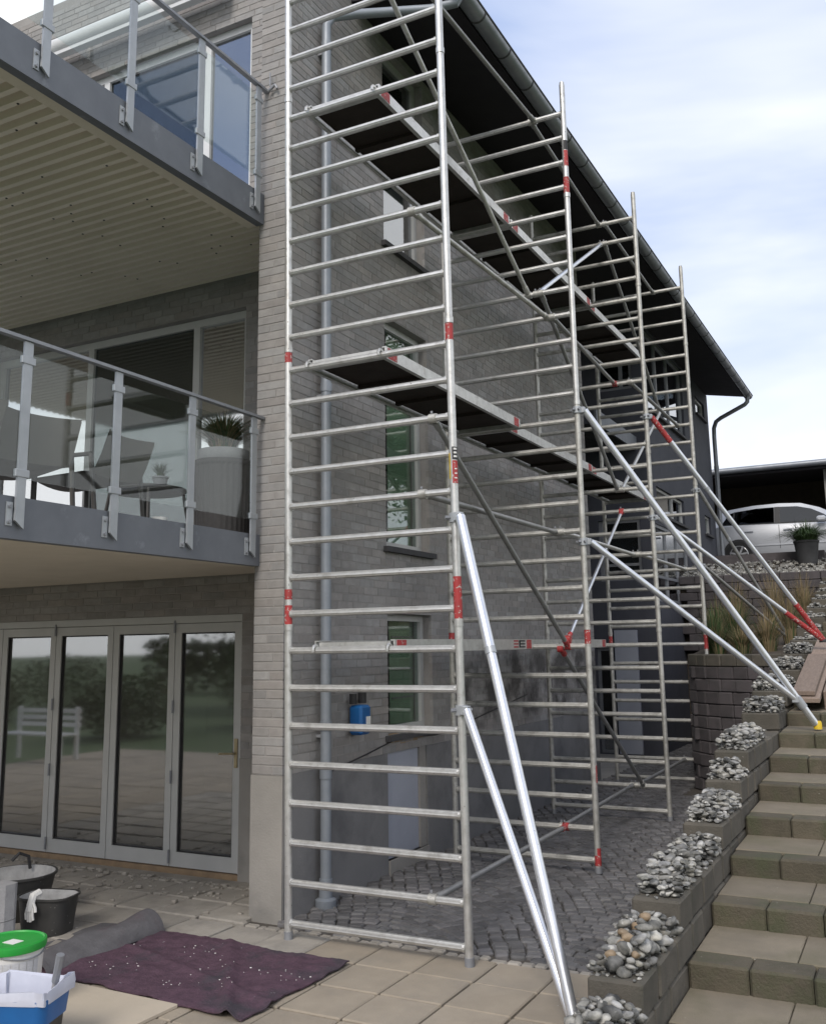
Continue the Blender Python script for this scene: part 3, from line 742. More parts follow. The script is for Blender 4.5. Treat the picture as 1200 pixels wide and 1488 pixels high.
MB().box(XV-.12, SH[2][0]+.06, SH[2][2]+.06, XV-.115, SH[2][1]-.06, SH[2][3]-.06).build('blind_or_reflection', 'pale_reflection', house)
MB().box(-.95, VY0-.06, 0, -.55, VY0-.003, 2.1).build('dark_door', 'pale_panel', house)
MB().cbox((.12, VY0-.35, .95), (.30, .3, .42), .02).build('meter_cabinet', 'dark_wall', house) if False else None
q = MB()
n_c = 22
for k in range(n_c):
    y0 = 8.9+k*.108
    q.prism([(5.30, y0),(5.30, y0+.05),(5.34, y0+.065),(5.34, y0+.094),(5.30, y0+.108),(5.40, y0+.108),(5.40, y0)], 'x', -3.2, -.40) if False else q.prism([(y0,5.30),(y0+.05,5.30),(y0+.065,5.34),(y0+.094,5.34),(y0+.108,5.30),(y0+.108,5.40),(y0,5.40)], 'x', -3.2, -.40)
q.build('rear_balcony_deck', 'dark_wall', house)
MB().box(-.40, 8.86, 5.28, -.36, 11.3, 5.52).build('rear_balcony_beam', 'beam_steel', house)
fd = MB().path([(.752,17.55,7.54),(.74,17.55,7.42),(.68,17.55,7.36),(.1,17.62,7.12),(-.02,17.68,7.06),(-.09,17.74,6.92),(-.10,17.75,6.7),(-.10,17.75,3.4)], .05, 12).build('downpipe', 'zinc', house, smooth=True)
MB().tube((-.10,17.75,5.9), (-.10,17.75,6.0), .058, 12).build('pipe_collar', 'zinc', fd)

# ================================================================== BALCONIES
def balcony(name_l, zb, zt, corr, label):
    bal = thing('balcony', label, 'balcony', (-.52, -1.5, zb))
    bx0, yF = -.52, -2.66
    if corr:
        q = MB(); y = yF+.1
        while y < 1.05:
            q.prism([(y,zb+.03),(y+.040,zb+.03),(y+.052,zb+.088),(y+.094,zb+.088),(y+.106,zb+.03),(y+.106,zb+.096),(y,zb+.096)], 'x', -6.9, bx0-.075); y += .106
        dk = q.build('underside', 'corrugated', bal)
        q = MB()
        for t in range(70): 
            xx, k = R_.uniform(-3.6,-.8), R_.randrange(2, 32); q.tube((xx, yF+.1+k*.106+.028, zb+.032), (xx, yF+.1+k*.106+.028, zb+.026), .009, 6)
        q.build('screws', 'black', dk, kind='stuff')
    else:
        MB().box(-6.9, yF+.02, zb+.03, bx0-.075, 1.19, zb+.09).build('underside', 'plaster_warm', bal)
    MB().box(-6.9, yF+.03, zb+.10, bx0-.03, 1.19, zt-.006).build('floor_slab', 'light_concrete', bal)
    m = MB().box(bx0-.012, yF, zb, bx0, .333, zt); m.box(bx0-.07, yF, zb, bx0-.012, .333, zb+.012); m.box(bx0-.07, yF, zt-.012, bx0-.012, .333, zt)
    m.build('side_beam', 'beam_steel', bal)
    MB().box(-6.9, yF-.012, zb, bx0-.013, yF-.001, zt).build('front_beam', 'beam_steel', bal)
    MB().box(bx0-.16, yF+.01, zb+.002, bx0-.0715, .333, zb+.028).build('lip', 'plaster_warm', bal)
    zr = zt+.90
    ys = [.22-.705*k for k in range(5)]
    for y in ys:
        m = MB().prism([(y-.030, zb+.10),(y+.030, zb+.055),(y+.030, zr-.01),(y-.030, zr-.01)], 'x', bx0+.012, bx0+.026)
        po = m.build('railing_post', 'galvanised', bal)
        m = MB().box(bx0+.001, y-.075, zb+.07, bx0+.008, y-.034, zb+.20); m.build('bracket', 'galvanised', po)
        for z in (zb+.09, zb+.175): MB().tube((bx0+.008, y-.055, z), (bx0+.02, y-.055, z), .011, 6).build('bolt', 'rail_steel', po)
        for z in (zt+.13, zr-.12):
            MB().cbox((bx0+.020, y, z), (.011, .048, .022), .003).build('clamp', 'galvanised', po)
    for a, c in zip(ys, ys[1:]):
        MB().box(bx0+.014, c+.040, zt+.10, bx0+.022, a-.040, zr-.08).build('glass_panel', 'rail_glass', bal)
    MB().box(bx0-.002, yF, zr-.008, bx0+.040, .33, zr+.012).build('handrail', 'rail_steel', bal)
    for x in [-1.3-.9*k for k in range(7)]:
        po = MB().box(x-.03, yF-.03, zb+.05, x+.03, yF-.016, zr-.01).build('railing_post', 'galvanised', bal)
        MB().box(x-.86, yF-.027, zt+.1, x-.04, yF-.019, zr-.08).build('glass_panel', 'rail_glass', bal)
    MB().box(-6.9, yF-.045, zr-.008, bx0-.004, yF-.003, zr+.012).build('handrail', 'rail_steel', bal)
    return bal
bal_lo = balcony('lower', 2.48, 2.715, False, 'lower steel balcony with glass railing, chairs and planter on it')
bal_up = balcony('upper', 5.22, 5.475, True, 'upper steel balcony with glass railing and corrugated underside')
fc = MB().tube((-.45,.30,6.40), (-.45,.30,6.52), .006, 6).tube((-.47,.30,6.36), (-.40,.30,6.40), .012, 8).tube((-.40,.30,6.40), (-.38,.30,6.36), .01, 8).build('rail_clamp', 'rail_steel', bal_up)
# ================================================================== THE SCAFFOLD
def px_(k, x, z):            # point on frame line k (line 0 leans slightly)
    return Vector((x+(-.0117*z if k == 0 else 0), k*L_+(.0034*z if k == 0 else 0), z))
def rz(i): return .1+.25*i
ORD = ['nearest', 'second', 'third', 'farthest']; SEC = ['lowest', 'second', 'third', 'topmost']
STAND = ['standing on the terrace slabs', 'on the cobbles', 'deeper on the cobbles', 'by the curved block wall']
def ladder(k, s):
    lo = {0:0, 1:8, 2:16, 3:24}[s]; hi = {0:7, 1:15, 2:23, 3:27}[s]
    z0 = 0.0 if s == 0 else 2.0*s; z1 = 2.0*(s+1) if s < 3 else 7.15
    if k == 3 and s == 0: wid = .97
    else: wid = W_
    lab = '%s ladder section of the %s scaffold frame, %s' % (SEC[s], ORD[k], STAND[k])
    t = thing('ladder_frame', lab, 'scaffold frame', px_(k, 0, z0), 'scaffold ladder frame sections')
    mt = 'aluminium_worn_or_shaded' if (k > 1 or (k == 1 and s < 2)) else 'aluminium'  # on the two farthest frames shade is put into the darker tube colour
    for side in (0, wid):
        za = z0
        if k == 3 and s == 0 and side: continue
        po = MB().tube(px_(k, side, za+(.02 if s == 0 else .0)), px_(k, side, z1-.004), .0262, 14).build('post', mt, t, smooth=True)
        if s: MB().tube(px_(k, side, z0-.012), px_(k, side, z0+.03), .0305, 14).build('collar', mt, po, smooth=True)
        else: MB().tube(px_(k, side, 0.0), px_(k, side, .05), .030, 12).build('foot_cap', 'rail_steel', po, smooth=True)
        if s == 3: MB().tube(px_(k, side, z1-.006), px_(k, side, z1+.02), .023, 12).build('spigot', mt, po, smooth=True)
    for i in range(lo, hi+1):
        if k == 3 and i == 7: continue
        MB().tube(px_(k, .020, rz(i)), px_(k, wid-.020+(.08 if (k == 3 and s == 0) else 0), rz(i)), .0245, 20, rib=.0016).tube(px_(k, .024, rz(i)), px_(k, .036, rz(i)), .0285, 12).tube(px_(k, wid-.036, rz(i)), px_(k, wid-.024, rz(i)), .0285, 12).build('rung', mt, t, smooth=False)
    return t
LF = {(k, s): ladder(k, s) for k in range(4) for s in range(4)}
# frame 4 outer leg starts on top of the wall
po = MB().tube((W_, 3*L_, 1.70), (W_, 3*L_, 1.996), .0262, 14).build('post', 'aluminium', LF[(3,0)], smooth=True)
MB().tube((.020, 3*L_, rz(7)), (W_-.02, 3*L_, rz(7)), .0245, 20, rib=.0016).build('rung', 'aluminium', LF[(3,0)])
def band(k, side, z0, z1, mt, s, name='red_band', r=.0272, arc=None):
    MB().tube(px_(k, side, z0), px_(k, side, z1), r, 14).build(name, mt, LF[(k, s)], smooth=True)
band(0, W_, 2.035, 2.30, 'red_paint', 1); band(0, 0, 2.03, 2.16, 'red_paint', 1); band(0, 0, 2.2, 2.27, 'red_paint', 1)
band(0, W_, 3.87, 3.985, 'red_paint', 1); band(0, 0, 3.91, 3.985, 'red_paint', 1)
band(1, W_, 1.87, 1.99, 'red_paint', 0); band(1, W_, .06, .14, 'red_paint', 0); band(1, 0, 1.87, 2.0, 'red_paint', 0)
band(1, W_, 6.03, 6.19, 'red_paint', 3)
band(3, W_, 1.78, 1.97, 'red_paint', 0); band(3, 0, 1.85, 1.97, 'red_paint', 0)
def sticker(k, s, z0, z1, mt, ang, half=.9):
    """curved sticker on the outer post facing angle ang"""
    m = MB(); n = 6; r = .0272
    for i in range(n+1):
        t = ang-half+2*half*i/n
        for z in (z0, z1):
            c = px_(k, W_, z); m.v.append(c+Vector((math.cos(t)*r, math.sin(t)*r, 0)))
    for i in range(n): m.f.append([2*i, 2*i+2, 2*i+3, 2*i+1])
    return m.build('sticker', mt, LF[(k, s)], smooth=True)
ca = math.atan2(-5.55, 2.55)
sticker(1, 0, .72, .86, 'red_paint', ca+.9, .35); sticker(1, 0, .06, .2, 'red_paint', ca+.5, .8)
sticker(0, 1, 2.90, 3.05, 'red_paint', ca+.6); sticker(0, 1, 3.055, 3.14, 'black', ca+.6); sticker(0, 1, 2.93, 3.10, 'yellow', ca-1.3, .5)
for z in (3.07, 3.095, 3.12): sticker(0, 1, z, z+.012, 'white_print', ca+.6, .5)
for z in (2.93, 2.96, 2.99): sticker(0, 1, z, z+.008, 'white_print', ca+.6, .35)
sticker(1, 3, 6.30, 6.46, 'red_paint', ca+.3); sticker(1, 3, 6.465, 6.56, 'black', ca+.3)

def brace(k0, x0, i0, k1, x1, i1, label, name='brace', mt='aluminium', red=(0, 0), dz0=.0, dz1=.0, r=.0205, group='scaffold braces'):
    a = px_(k0, x0, rz(i0)+dz0); c = px_(k1, x1, rz(i1)+dz1); d = (c-a).normalized()
    t = thing(name, label, 'brace', a, group)
    MB().tube(a+d*.06, c-d*.06, r, 12).build('tube', mt, t, smooth=True)
    for p, sg, rd in ((a, 1, red[0]), (c, -1, red[1])):
        cl = MB().tube(p+Vector((-.026,0,0)), p+Vector((.026,0,0)), .033, 14).build('claw', 'red_paint' if rd else 'aluminium_worn_or_shaded', t, smooth=True)
        MB().tube(p+d*sg*.03, p+d*sg*.10, r+.005, 12).build('claw_socket', 'red_paint' if rd else mt, cl, smooth=True)
        MB().tube(p+Vector((-.012,0,.036)), p+Vector((-.012,0,.052)), .008, 6).build('trigger', 'rail_steel', cl)
    return t
GR = ['nearest and second frames', 'second and third frames', 'third and farthest frames']
brace(0, 1.0, 27, 1, 1.00, 27, 'top guard rail tube between the nearest and second frames under the gutter', 'guard_rail', 'brace_grey')
brace(1, .97, 27, 2, .86, 27, 'top guard rail tube between the second and third frames under the gutter', 'guard_rail', 'brace_grey')
brace(2, .93, 27, 3, .88, 27, 'top guard rail tube between the third and farthest frames under the gutter', 'guard_rail', 'brace_grey')
for k, xs_ in enumerate(((1.041, 1.052), (1.10, .953), (1.13, 1.108))):
    brace(k, xs_[0], 19, k+1, xs_[1], 19, 'guard rail between the decks joining the %s' % GR[k], 'guard_rail', 'brace_grey' if k else 'aluminium_worn_or_shaded', (0, 1 if k == 1 else 0))
for k, xs_ in enumerate(((1.066, 1.051), (1.10, 1.067), (1.12, 1.082))):
    brace(k, xs_[0], 11, k+1, xs_[1], 11, 'guard rail above the low deck joining the %s' % GR[k], 'guard_rail', 'brace_grey' if k == 0 else 'aluminium')
for k, xs_ in enumerate(((1.063, 1.027), (1.0, .91), (.95, .92))):
    brace(k, xs_[0], 1, k+1, xs_[1], 1, 'low horizontal tube near the ground joining the %s' % GR[k], 'ledger_tube', 'brace_grey', (0, 1 if k == 0 else 0))
brace(0, .80, 27, 1, .877, 20, 'steep diagonal brace dropping from the top of the nearest frame to the second', 'diagonal_brace', 'aluminium_worn_or_shaded', (1, 0))
brace(1, .955, 20, 2, .876, 26, 'bright diagonal brace rising from the second frame to the top of the third', 'diagonal_brace', 'aluminium_bright', (0, 0))
brace(2, .92, 26, 3, .87, 20, 'diagonal brace dropping from the top of the third frame to the farthest', 'diagonal_brace', 'brace_grey')
brace(1, 1.0, 20, 2, .918, 14, 'diagonal brace dropping from mid second frame to the third at the middle deck', 'diagonal_brace', 'brace_grey')
brace(2, .965, 14, 3, .892, 20, 'diagonal brace rising from the third frame above the middle deck to the farthest', 'diagonal_brace', 'aluminium')
brace(0, 1.157, 13, 1, 1.115, 7, 'dark diagonal brace dropping from the nearest frame to a red claw on the second', 'diagonal_brace', 'brace_grey', (0, 1))
brace(1, 1.117, 7, 2, .951, 13, 'slim bright diagonal brace with red end rising to the third frame', 'diagonal_brace', 'aluminium_bright', (1, 1), dz0=.06, r=.017)
brace(1, 1.049, 7, 2, 1.03, 1, 'dark diagonal brace dropping from the second frame towards the cobbles', 'diagonal_brace', 'brace_grey', (1, 0), dz0=-.02)

def deck(k, i, label, x0=.17, x1=.79, mark=True, rot=0):
    z = rz(i)+.035; ya, yb = k*L_+.03, (k+1)*L_-.03
    if k == 0: x0 += -.0117*z; x1 += -.0117*z
    t = thing('platform', label, 'scaffold platform', ((x0+x1)/2, (ya+yb)/2, z), 'scaffold platforms')
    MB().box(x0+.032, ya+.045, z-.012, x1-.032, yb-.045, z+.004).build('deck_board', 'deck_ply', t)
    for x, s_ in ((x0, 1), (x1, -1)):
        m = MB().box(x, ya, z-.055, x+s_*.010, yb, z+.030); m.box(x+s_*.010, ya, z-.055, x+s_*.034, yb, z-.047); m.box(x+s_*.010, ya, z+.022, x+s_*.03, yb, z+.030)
        be = m.build('side_beam', 'aluminium', t)
        for (p, q) in ((ya+.03, ya+.16), (yb-.14, yb-.03)): MB().box(x-s_*.002, p, z-.05, x-s_*.0002, q, z+.026).build('red_mark', 'red_paint', be) if mark else None
    for y, s_ in ((ya, 1), (yb, -1)):
        MB().box(x0+.034, y+s_*.005, z-.05, x1-.034, y+s_*.042, z+.018).build('end_beam', 'aluminium', t)
        for x in (x0+.025, x1-.025):
            hk = MB(); yc = y-s_*.03
            pts = [(x, yc+.034*math.cos(a), z-.035+.034*math.sin(a)) for a in [rad(g) for g in range(-20, 201, 20)]]
            hk.path(pts if s_ < 0 else [(p[0], 2*yc-p[1], p[2]) for p in pts], .011, 6); hk.build('hook', 'aluminium', t, smooth=True)
    for f in (.26, .5, .76):
        y = lerp(ya, yb, f); MB().box(x0+.034, y-.02, z-.04, x1-.034, y+.02, z-.0125).build('cross_bar', 'deck_ply' if i > 7 else 'aluminium_worn_or_shaded', t)
    return t
LV_N = {7:'low', 15:'middle', 23:'upper'}
for i in (7, 15, 23):
    for k in range(3):
        if i == 7 and k == 2: continue
        lab = '%s scaffold platform between the %s' % (LV_N[i], GR[k])
        x0, x1 = {(15,0):(.16,.80), (15,1):(.08,.64), (15,2):(.08,.62), (23,0):(.17,.79), (23,1):(.10,.72), (23,2):(.10,.70), (7,0):(.20,.82), (7,1):(.08,.70)}[(i, k)]
        t = deck(k, i, lab, x0, x1)
        if i == 7 and k == 0:
            zz = rz(7)+.035; xx = x1-.0117*zz; m = MB(); yy = 2.12
            for dz in (-.040, -.015, .010): m.box(xx+.0006, yy, zz+dz, xx+.002, yy+.10, zz+dz+.012)
            m.build('red_lettering', 'red_paint', t)
            m = MB()
            for dz in (-.040, -.015, .010): m.box(xx+.0006, yy+.12, zz+dz, xx+.002, yy+.26, zz+dz+.012)
            m.box(xx+.0006, yy+.12, zz-.04, xx+.002, yy+.15, zz+.02); m.build('black_lettering', 'black', t)

def clampset(p, d, t, mt='rail_steel'):
    c = MB().tube(p-Vector((0,0,.03)), p+Vector((0,0,.03)), .040, 12); c.cbox(p+d*.05, (.028,.028,.028), .005)
    cl = c.build('clamp', 'galvanised', t, smooth=True)
    side = d.cross(Vector((0,0,1))).normalized()
    for s_ in (-1, 1): MB().tube(p+side*s_*.03+Vector((0,0,.0)), p+side*s_*.072, .012, 6).build('bolt', mt, cl)
    for s_ in (-1, 1): MB().tube(p-d*.03+side*s_*.025, p-d*.055+side*s_*.03, .012, 6).build('bolt', mt, cl)
def outrigger(k, zu, zl, foot, label, red=False, yel=False, join=.0, r=.030, mt='aluminium_bright', redtop=False):
    pu, pl = px_(k, W_, zu), px_(k, W_, zl); foot = Vector(foot)
    t = thing('outrigger', label, 'scaffold support', foot, 'scaffold outriggers')
    du = (foot-pu).normalized(); dh = Vector((du.x, du.y, 0)).normalized()
    clampset(pu, dh, t); clampset(pl, dh, t)
    a = pu+dh*.07; Lu = (foot-a).length
    du = (foot-a).normalized()
    if yel: MB().tube(a, foot-du*.03, r, 14).build('main_tube', mt, t, smooth=True)
    else:
        mid = a.lerp(foot, .32)
        MB().tube(a, mid, r+.002, 14).build('main_tube', mt, t, smooth=True); MB().tube(mid, foot, r-.001, 14).build('inner_tube', mt, t, smooth=True)
        MB().tube(mid-du*.03, mid+du*.012, r+.004, 14).build('collar', 'galvanised', t, smooth=True)
    j = foot-du*join
    bq = pl+dh*.07; dl = (j-bq).normalized()
    MB().tube(bq, j-dl*.06, r-.003, 14).build('stay_tube', mt, t, smooth=True)
    if join:
        MB().tube(j-du*.05, j+du*.05, r+.008, 14).build('joint_clamp', 'galvanised', t, smooth=True); MB().cbox(j-dl*.05, (.03,.03,.03), .006).build('joint_lug', 'galvanised', t)
    if red:
        MB().tube(foot-du*.55, foot, r+.003, 14).build('red_foot', 'red_paint', t, smooth=True); MB().tube(j-dl*.60, j-dl*.03, r+.001, 14).build('red_stay_end', 'red_paint', t, smooth=True)
    if redtop: MB().tube(a, a+du*.36, r+.003, 14).build('red_top', 'red_paint', t, smooth=True)
    if yel: MB().lathe([(.036,-.02),(.036,.03),(.030,.05)], foot, 12).build('yellow_foot', 'yellow', t, smooth=True)
    else: MB().lathe([(.05,-.02),(.05,.0),(.032,.02)], foot, 12).build('foot', 'black', t, smooth=True)
    return t
outrigger(0, 2.677, 1.474, (2.19,-.735,.02), 'pair of bright tubes bracing the nearest frame down to the terrace', r=.0305)
outrigger(1, 3.938, 2.749, (2.955,3.86,1.115), 'bright outrigger of the second frame with yellow foot on the stairs', yel=True, join=.26, r=.0305)
outrigger(2, 4.417, 3.253, (2.83,6.72,1.865), 'outrigger of the third frame with red painted ends on the planks', red=True, redtop=True, r=.0285)
outrigger(3, 3.92, 2.885, (2.15,9.4,1.90), 'dull outrigger of the farthest frame down to the grass bed', r=.024, mt='brace_grey')

# planks on the stairs
for i, (x0, y0, y1, z0, z1, wd, lab) in enumerate(((2.70,4.45,6.2,1.375,1.70,.20,'short reddish plank on top of the plank stack on the stairs'), (2.70,4.40,7.4,1.31,1.86,.24,'long plank at the bottom of the stack on the stairs'), (2.96,4.6,7.4,1.30,1.80,.05,'plank on edge beside the stack on the stairs'))):
    t = math.atan2(z1-z0, y1-y0); ln = math.hypot(z1-z0, y1-y0)
    th = .022 if i < 2 else .09
    q = MB().cbox((x0+wd/2, (y0+y1)/2, (z0+z1)/2), (wd/2, ln/2, th), .004, Matrix.Rotation(t, 3, 'X'))
    tag(q.build('plank', 'wood'), lab, 'plank')
# ================================================================== CLUTTER ON THE TERRACE
def sheet(name, mt, quad, nx, ny, fz, label, cat, edge=.02, th=.006, seed=0):
    """soft cloth over a bilinear quad (a,b,c,d) with height function"""
    m = MB(); a, b_, c, d = [Vector((*p, 0)) for p in quad]
    for lay in (1, 0):
        for j in range(ny+1):
            for i in range(nx+1):
                u, v = i/nx, j/ny; p = a.lerp(b_, u).lerp(d.lerp(c, u), v)
                e = 1 if i in (0, nx) or j in (0, ny) else 0
                nn = Vector((noise.noise(Vector((p.x*5, p.y*5, seed))), noise.noise(Vector((p.x*5, p.y*5, seed+9))), 0))
                p = p+nn*edge*(1.0 if e else .3); p.z = fz(p.x, p.y, u, v)-(0 if lay else th); m.v.append(p)
    n = (nx+1)*(ny+1)
    for j in range(ny):
        for i in range(nx):
            q = [j*(nx+1)+i, j*(nx+1)+i+1, (j+1)*(nx+1)+i+1, (j+1)*(nx+1)+i]; m.f.append(q); m.f.append([n+k for k in q[::-1]])
    rim = [i for i in range(nx+1)]+[j*(nx+1)+nx for j in range(1, ny+1)]+[ny*(nx+1)+i for i in range(nx-1, -1, -1)]+[j*(nx+1) for j in range(ny-1, 0, -1)]
    for x, y in zip(rim, rim[1:]+rim[:1]): m.f.append([x, n+x, n+y, y])
    return tag(m.build(name, mt, smooth=True), label, cat)
def fz1(x, y, u, v):
    z = .018+.014*noise.noise(Vector((x*4, y*4, 1)))+.008*noise.noise(Vector((x*11, y*11, 3)))+.004*noise.noise(Vector((x*25, y*25, 6)))
    s = (x-.22)*.80+(y+.9)*.60          # long fold towards the front right corner
    z += .032*math.exp(-(s/.035)**2)*min(1, max(0, (.2-y)*1.2))
    z += .014*math.exp(-(((x+.3)*.3+(y+.75)*.95)/.03)**2)
    return max(.006, z)
sheet('drop_cloth', 'cloth_purple', [(-1.10,-1.17),(.60,-1.27),(.64,-.27),(-1.0,-.22)], 90, 60, fz1, 'paint-flecked purple felt drop cloth lying on the terrace slabs', 'drop cloth', .035, .007)
b = MB()
cc_ = [(R_.uniform(-.8,.5), R_.uniform(-1.2,-.45)) for _ in range(11)]
for t in range(70):
    q_ = R_.choice(cc_); x, y = q_[0]+R_.gauss(0,.10), q_[1]+R_.gauss(0,.05); r = .0015+.0055*R_.random()**4
    if not (-.95 < x < .58 and -1.22 < y < -.32): continue
    k0 = len(b.v); b.lathe([(r*.6,0),(r,.002),(r*.6,.004)], (x, y, fz1(x, y, 0, 0)-.001), 6)
    sx_, a_ = R_.uniform(.5,2.2), R_.uniform(0,3.1)
    for v in b.v[k0:]:
        d_ = Vector((v.x-x, v.y-y)); d_.rotate(Matrix.Rotation(a_, 2)); v.x = x+d_.x*sx_+R_.uniform(-.002,.002); v.y = y+d_.y/sx_**.5+R_.uniform(-.002,.002)
o = b.build('plaster_crumbs', 'white_print', kind='stuff'); tag(o, 'white plaster crumbs scattered over the purple drop cloth', 'crumbs')
def fz2(x, y, u, v):
    # flat flap on the left, roll on the right edge
    r = .028+.03*v+.01*noise.noise(Vector((x*3, y*5, 2)))
    k = (u-.72)/.26
    z = .012+.012*noise.noise(Vector((x*6, y*6, 5)))
    if u > .46: z += (r*2)*math.sqrt(max(0, 1-k*k)) if abs(k) < 1 else 0
    return max(.01, z)+.02*math.sin(v*7+u*9)*.5
sheet('grey_cloth', 'cloth_grey', [(-1.42,-1.16),(-.86,-1.20),(-.84,-.22),(-1.38,-.28)], 40, 50, fz2, 'dusty grey felt cloth half rolled up behind the purple drop cloth', 'cloth', .02, .008, 4)
q = MB().cbox((-.40,-1.78,.012), (.56,.53,.010), .003, Matrix.Rotation(-.02, 3, 'Z'))
tag(q.build('beige_board', 'board'), 'beige fibre board lying in front of the purple drop cloth', 'board')

# white pail with green lid
c = (-.60,-1.70,0.0)
t = thing('paint_pail', 'white plastic pail with a bright green lid', 'bucket', c)
MB().lathe([(.145,.0),(.150,.01),(.165,.33),(.172,.335),(.172,.345)], c, 40).build('pail', 'bucket_white', t, smooth=True)
ld = MB().lathe([(.176,.325),(.180,.345),(.178,.362),(.166,.366),(.160,.358),(.02,.358)], c, 40).build('lid', 'lid_green', t, smooth=True)
MB().box(c[0]-.01, c[1]-.05, .3585, c[0]+.07, c[1]+.02, .3605).build('lid_label', 'white_print', ld)
# printed table on the pail
lb = MB(); r0 = .157
for col in range(6):
    a0 = -1.15+col*.24
    lb2 = []
    for i in range(5):
        for z in (.05, .285):
            r = .1513+(.165-.150)*(z-.01)/.32+.0008; a_ = a0+.21*i/4; lb.v.append(Vector((c[0]+math.cos(a_)*r, c[1]+math.sin(a_)*r, z)))
    n0 = len(lb.v)-10
    for i in range(4): lb.f.append([n0+2*i, n0+2*i+2, n0+2*i+3, n0+2*i+1])
mat('print_grey', (.42,.43,.46), (.55,.56,.58), rough=.6, ns=30, stretch=(1,1,6))
lb.build('printed_label', 'print_grey', t, smooth=True)
MB().path([(c[0]+.165*math.cos(a)*1.02, c[1]+.165*math.sin(a)*1.02, .325-.03*math.sin((a+1.2)/2.4*math.pi)) for a in [(-1.2+2.4*i/14) for i in range(15)]], .004, 6).build('bail_handle', 'rail_steel', t)
# blue bin with liner
c = Vector((-.10,-2.06,0)); rz_ = Matrix.Rotation(.35, 3, 'Z')
t = thing('blue_bin', 'blue and black bin with a white liner bag and scraper sticking out', 'bin', c)
def rr_box(m, prof, n=7):
    """rounded-rectangle loft: prof list of (hx, hy, z, rad)"""
    b0 = len(m.v); per = 4*n
    for hx, hy, z, r in prof:
        for qd, (sx, sy) in enumerate(((1,1),(-1,1),(-1,-1),(1,-1))):
            for i in range(n):
                a = math.pi/2*(qd+i/(n-1)); m.v.append(rz_ @ Vector((sx*(hx-r)+r*math.cos(a), sy*(hy-r)+r*math.sin(a), z))+c)
    for k in range(len(prof)-1):
        for i in range(per): m.f.append([b0+k*per+i, b0+k*per+(i+1) % per, b0+(k+1)*per+(i+1) % per, b0+(k+1)*per+i])
    return m
rr_box(MB(), [(.0,.0,.004,0),(.16,.115,.004,.05),(.175,.128,.20,.05),(.178,.13,.205,.05)]).build('bin_body', 'black_plastic', t, smooth=True)
rr_box(MB(), [(.178,.131,.170,.05),(.181,.134,.172,.05),(.192,.145,.285,.05),(.188,.141,.286,.05),(.176,.129,.17,.05)]).build('blue_rim', 'blue_plastic', t, smooth=True)
bag = MB(); rr_box(bag, [(.197,.150,.262,.05),(.200,.153,.280,.05),(.192,.145,.318,.05),(.180,.132,.310,.05),(.165,.118,.25,.05),(.15,.105,.12,.05),(.0,.0,.10,0)], 12)
for v in bag.v:
    a = math.atan2((v-c).y, (v-c).x); f = .010*math.sin(a*17)+.008*math.sin(a*31+v.z*40)+.020*noise.noise(v*16); v += Vector((math.cos(a)*f, math.sin(a)*f, .035*noise.noise(v*9)*(1 if v.z > .27 else .3)))
bag.build('liner_bag', 'bag', t, smooth=True)
s0 = c+Vector((.06,.11,.12)); s1 = c+Vector((.15,.09,.44)); dd = (s1-s0).normalized()
tl = thing('scraper', 'paint scraper with grey handle stuck in the blue bin', 'tool', s0)
MB().tube(s0, s0+dd*.2, .012, 8).build('handle', 'light_concrete', tl); MB().tube(s0+dd*.2, s1, .017, 8, r2=.02).build('grip', 'rail_steel', tl, smooth=True)
# tubs and blocks at the left edge
c = Vector((-1.60,-.54,0)); rz_ = Matrix.Rotation(.25, 3, 'Z')
t = thing('mortar_tub', 'black mortar tub with dusty white inside and a glove on its rim', 'tub', c)
rr_box(MB(), [(.0,.0,.004,0),(.155,.12,.004,.08),(.182,.142,.225,.10),(.194,.154,.23,.105),(.194,.154,.242,.105),(.182,.143,.242,.10)]).build('tub_body', 'black_plastic', t, smooth=True)
rr_box(MB(), [(.179,.140,.238,.10),(.174,.135,.21,.10),(.155,.12,.11,.09),(.0,.0,.10,0)]).build('dusty_lining', 'mortar_dust', t, smooth=True)
# glove: palm and fingers in one mesh
gl = MB(); g0 = c+Vector((.02,-.150,.255))
gl.path([g0+Vector((0,.05,.02)), g0+Vector((0,0,.01)), g0+Vector((0,-.018,-.04)), g0+Vector((0,-.02,-.08))], .026, 8)
for i in range(4): gl.path([g0+Vector((-.026+.017*i,-.02,-.06)), g0+Vector((-.030+.020*i,-.028,-.10-.008*(i in (1,2)))), g0+Vector((-.032+.021*i,-.022,-.135-.012*(i in (1,2))))], .0095, 6)
gl.path([g0+Vector((.02,-.016,-.03)), g0+Vector((.045,-.02,-.06)), g0+Vector((.05,-.022,-.085))], .0095, 6)
tag(gl.build('work_glove', 'white_print', smooth=True), 'limp white work glove hanging over the black tub rim', 'glove')
c = Vector((-2.12,-.36,0)); rz_ = Matrix.Rotation(0, 3, 'Z')
t = thing('mixing_tub', 'large round dark tub with whitish dried mortar inside', 'tub', c)
MB().lathe([(.19,.0),(.20,.01),(.262,.28),(.276,.285),(.276,.30),(.260,.30)], c, 36, top=False).build('tub_body', 'black_plastic', t, smooth=True)
MB().lathe([(.02,.17),(.21,.175),(.245,.21),(.259,.299)], c, 36, top=False).build('dried_mortar', 'mortar_dust', t, smooth=True)
MB().path([c+Vector((-.10,.20,.28)), c+Vector((-.10,.18,.37)), c+Vector((-.13,.12,.40)), c+Vector((-.16,.08,.35))], .012, 8).build('tub_handle', 'black', t)
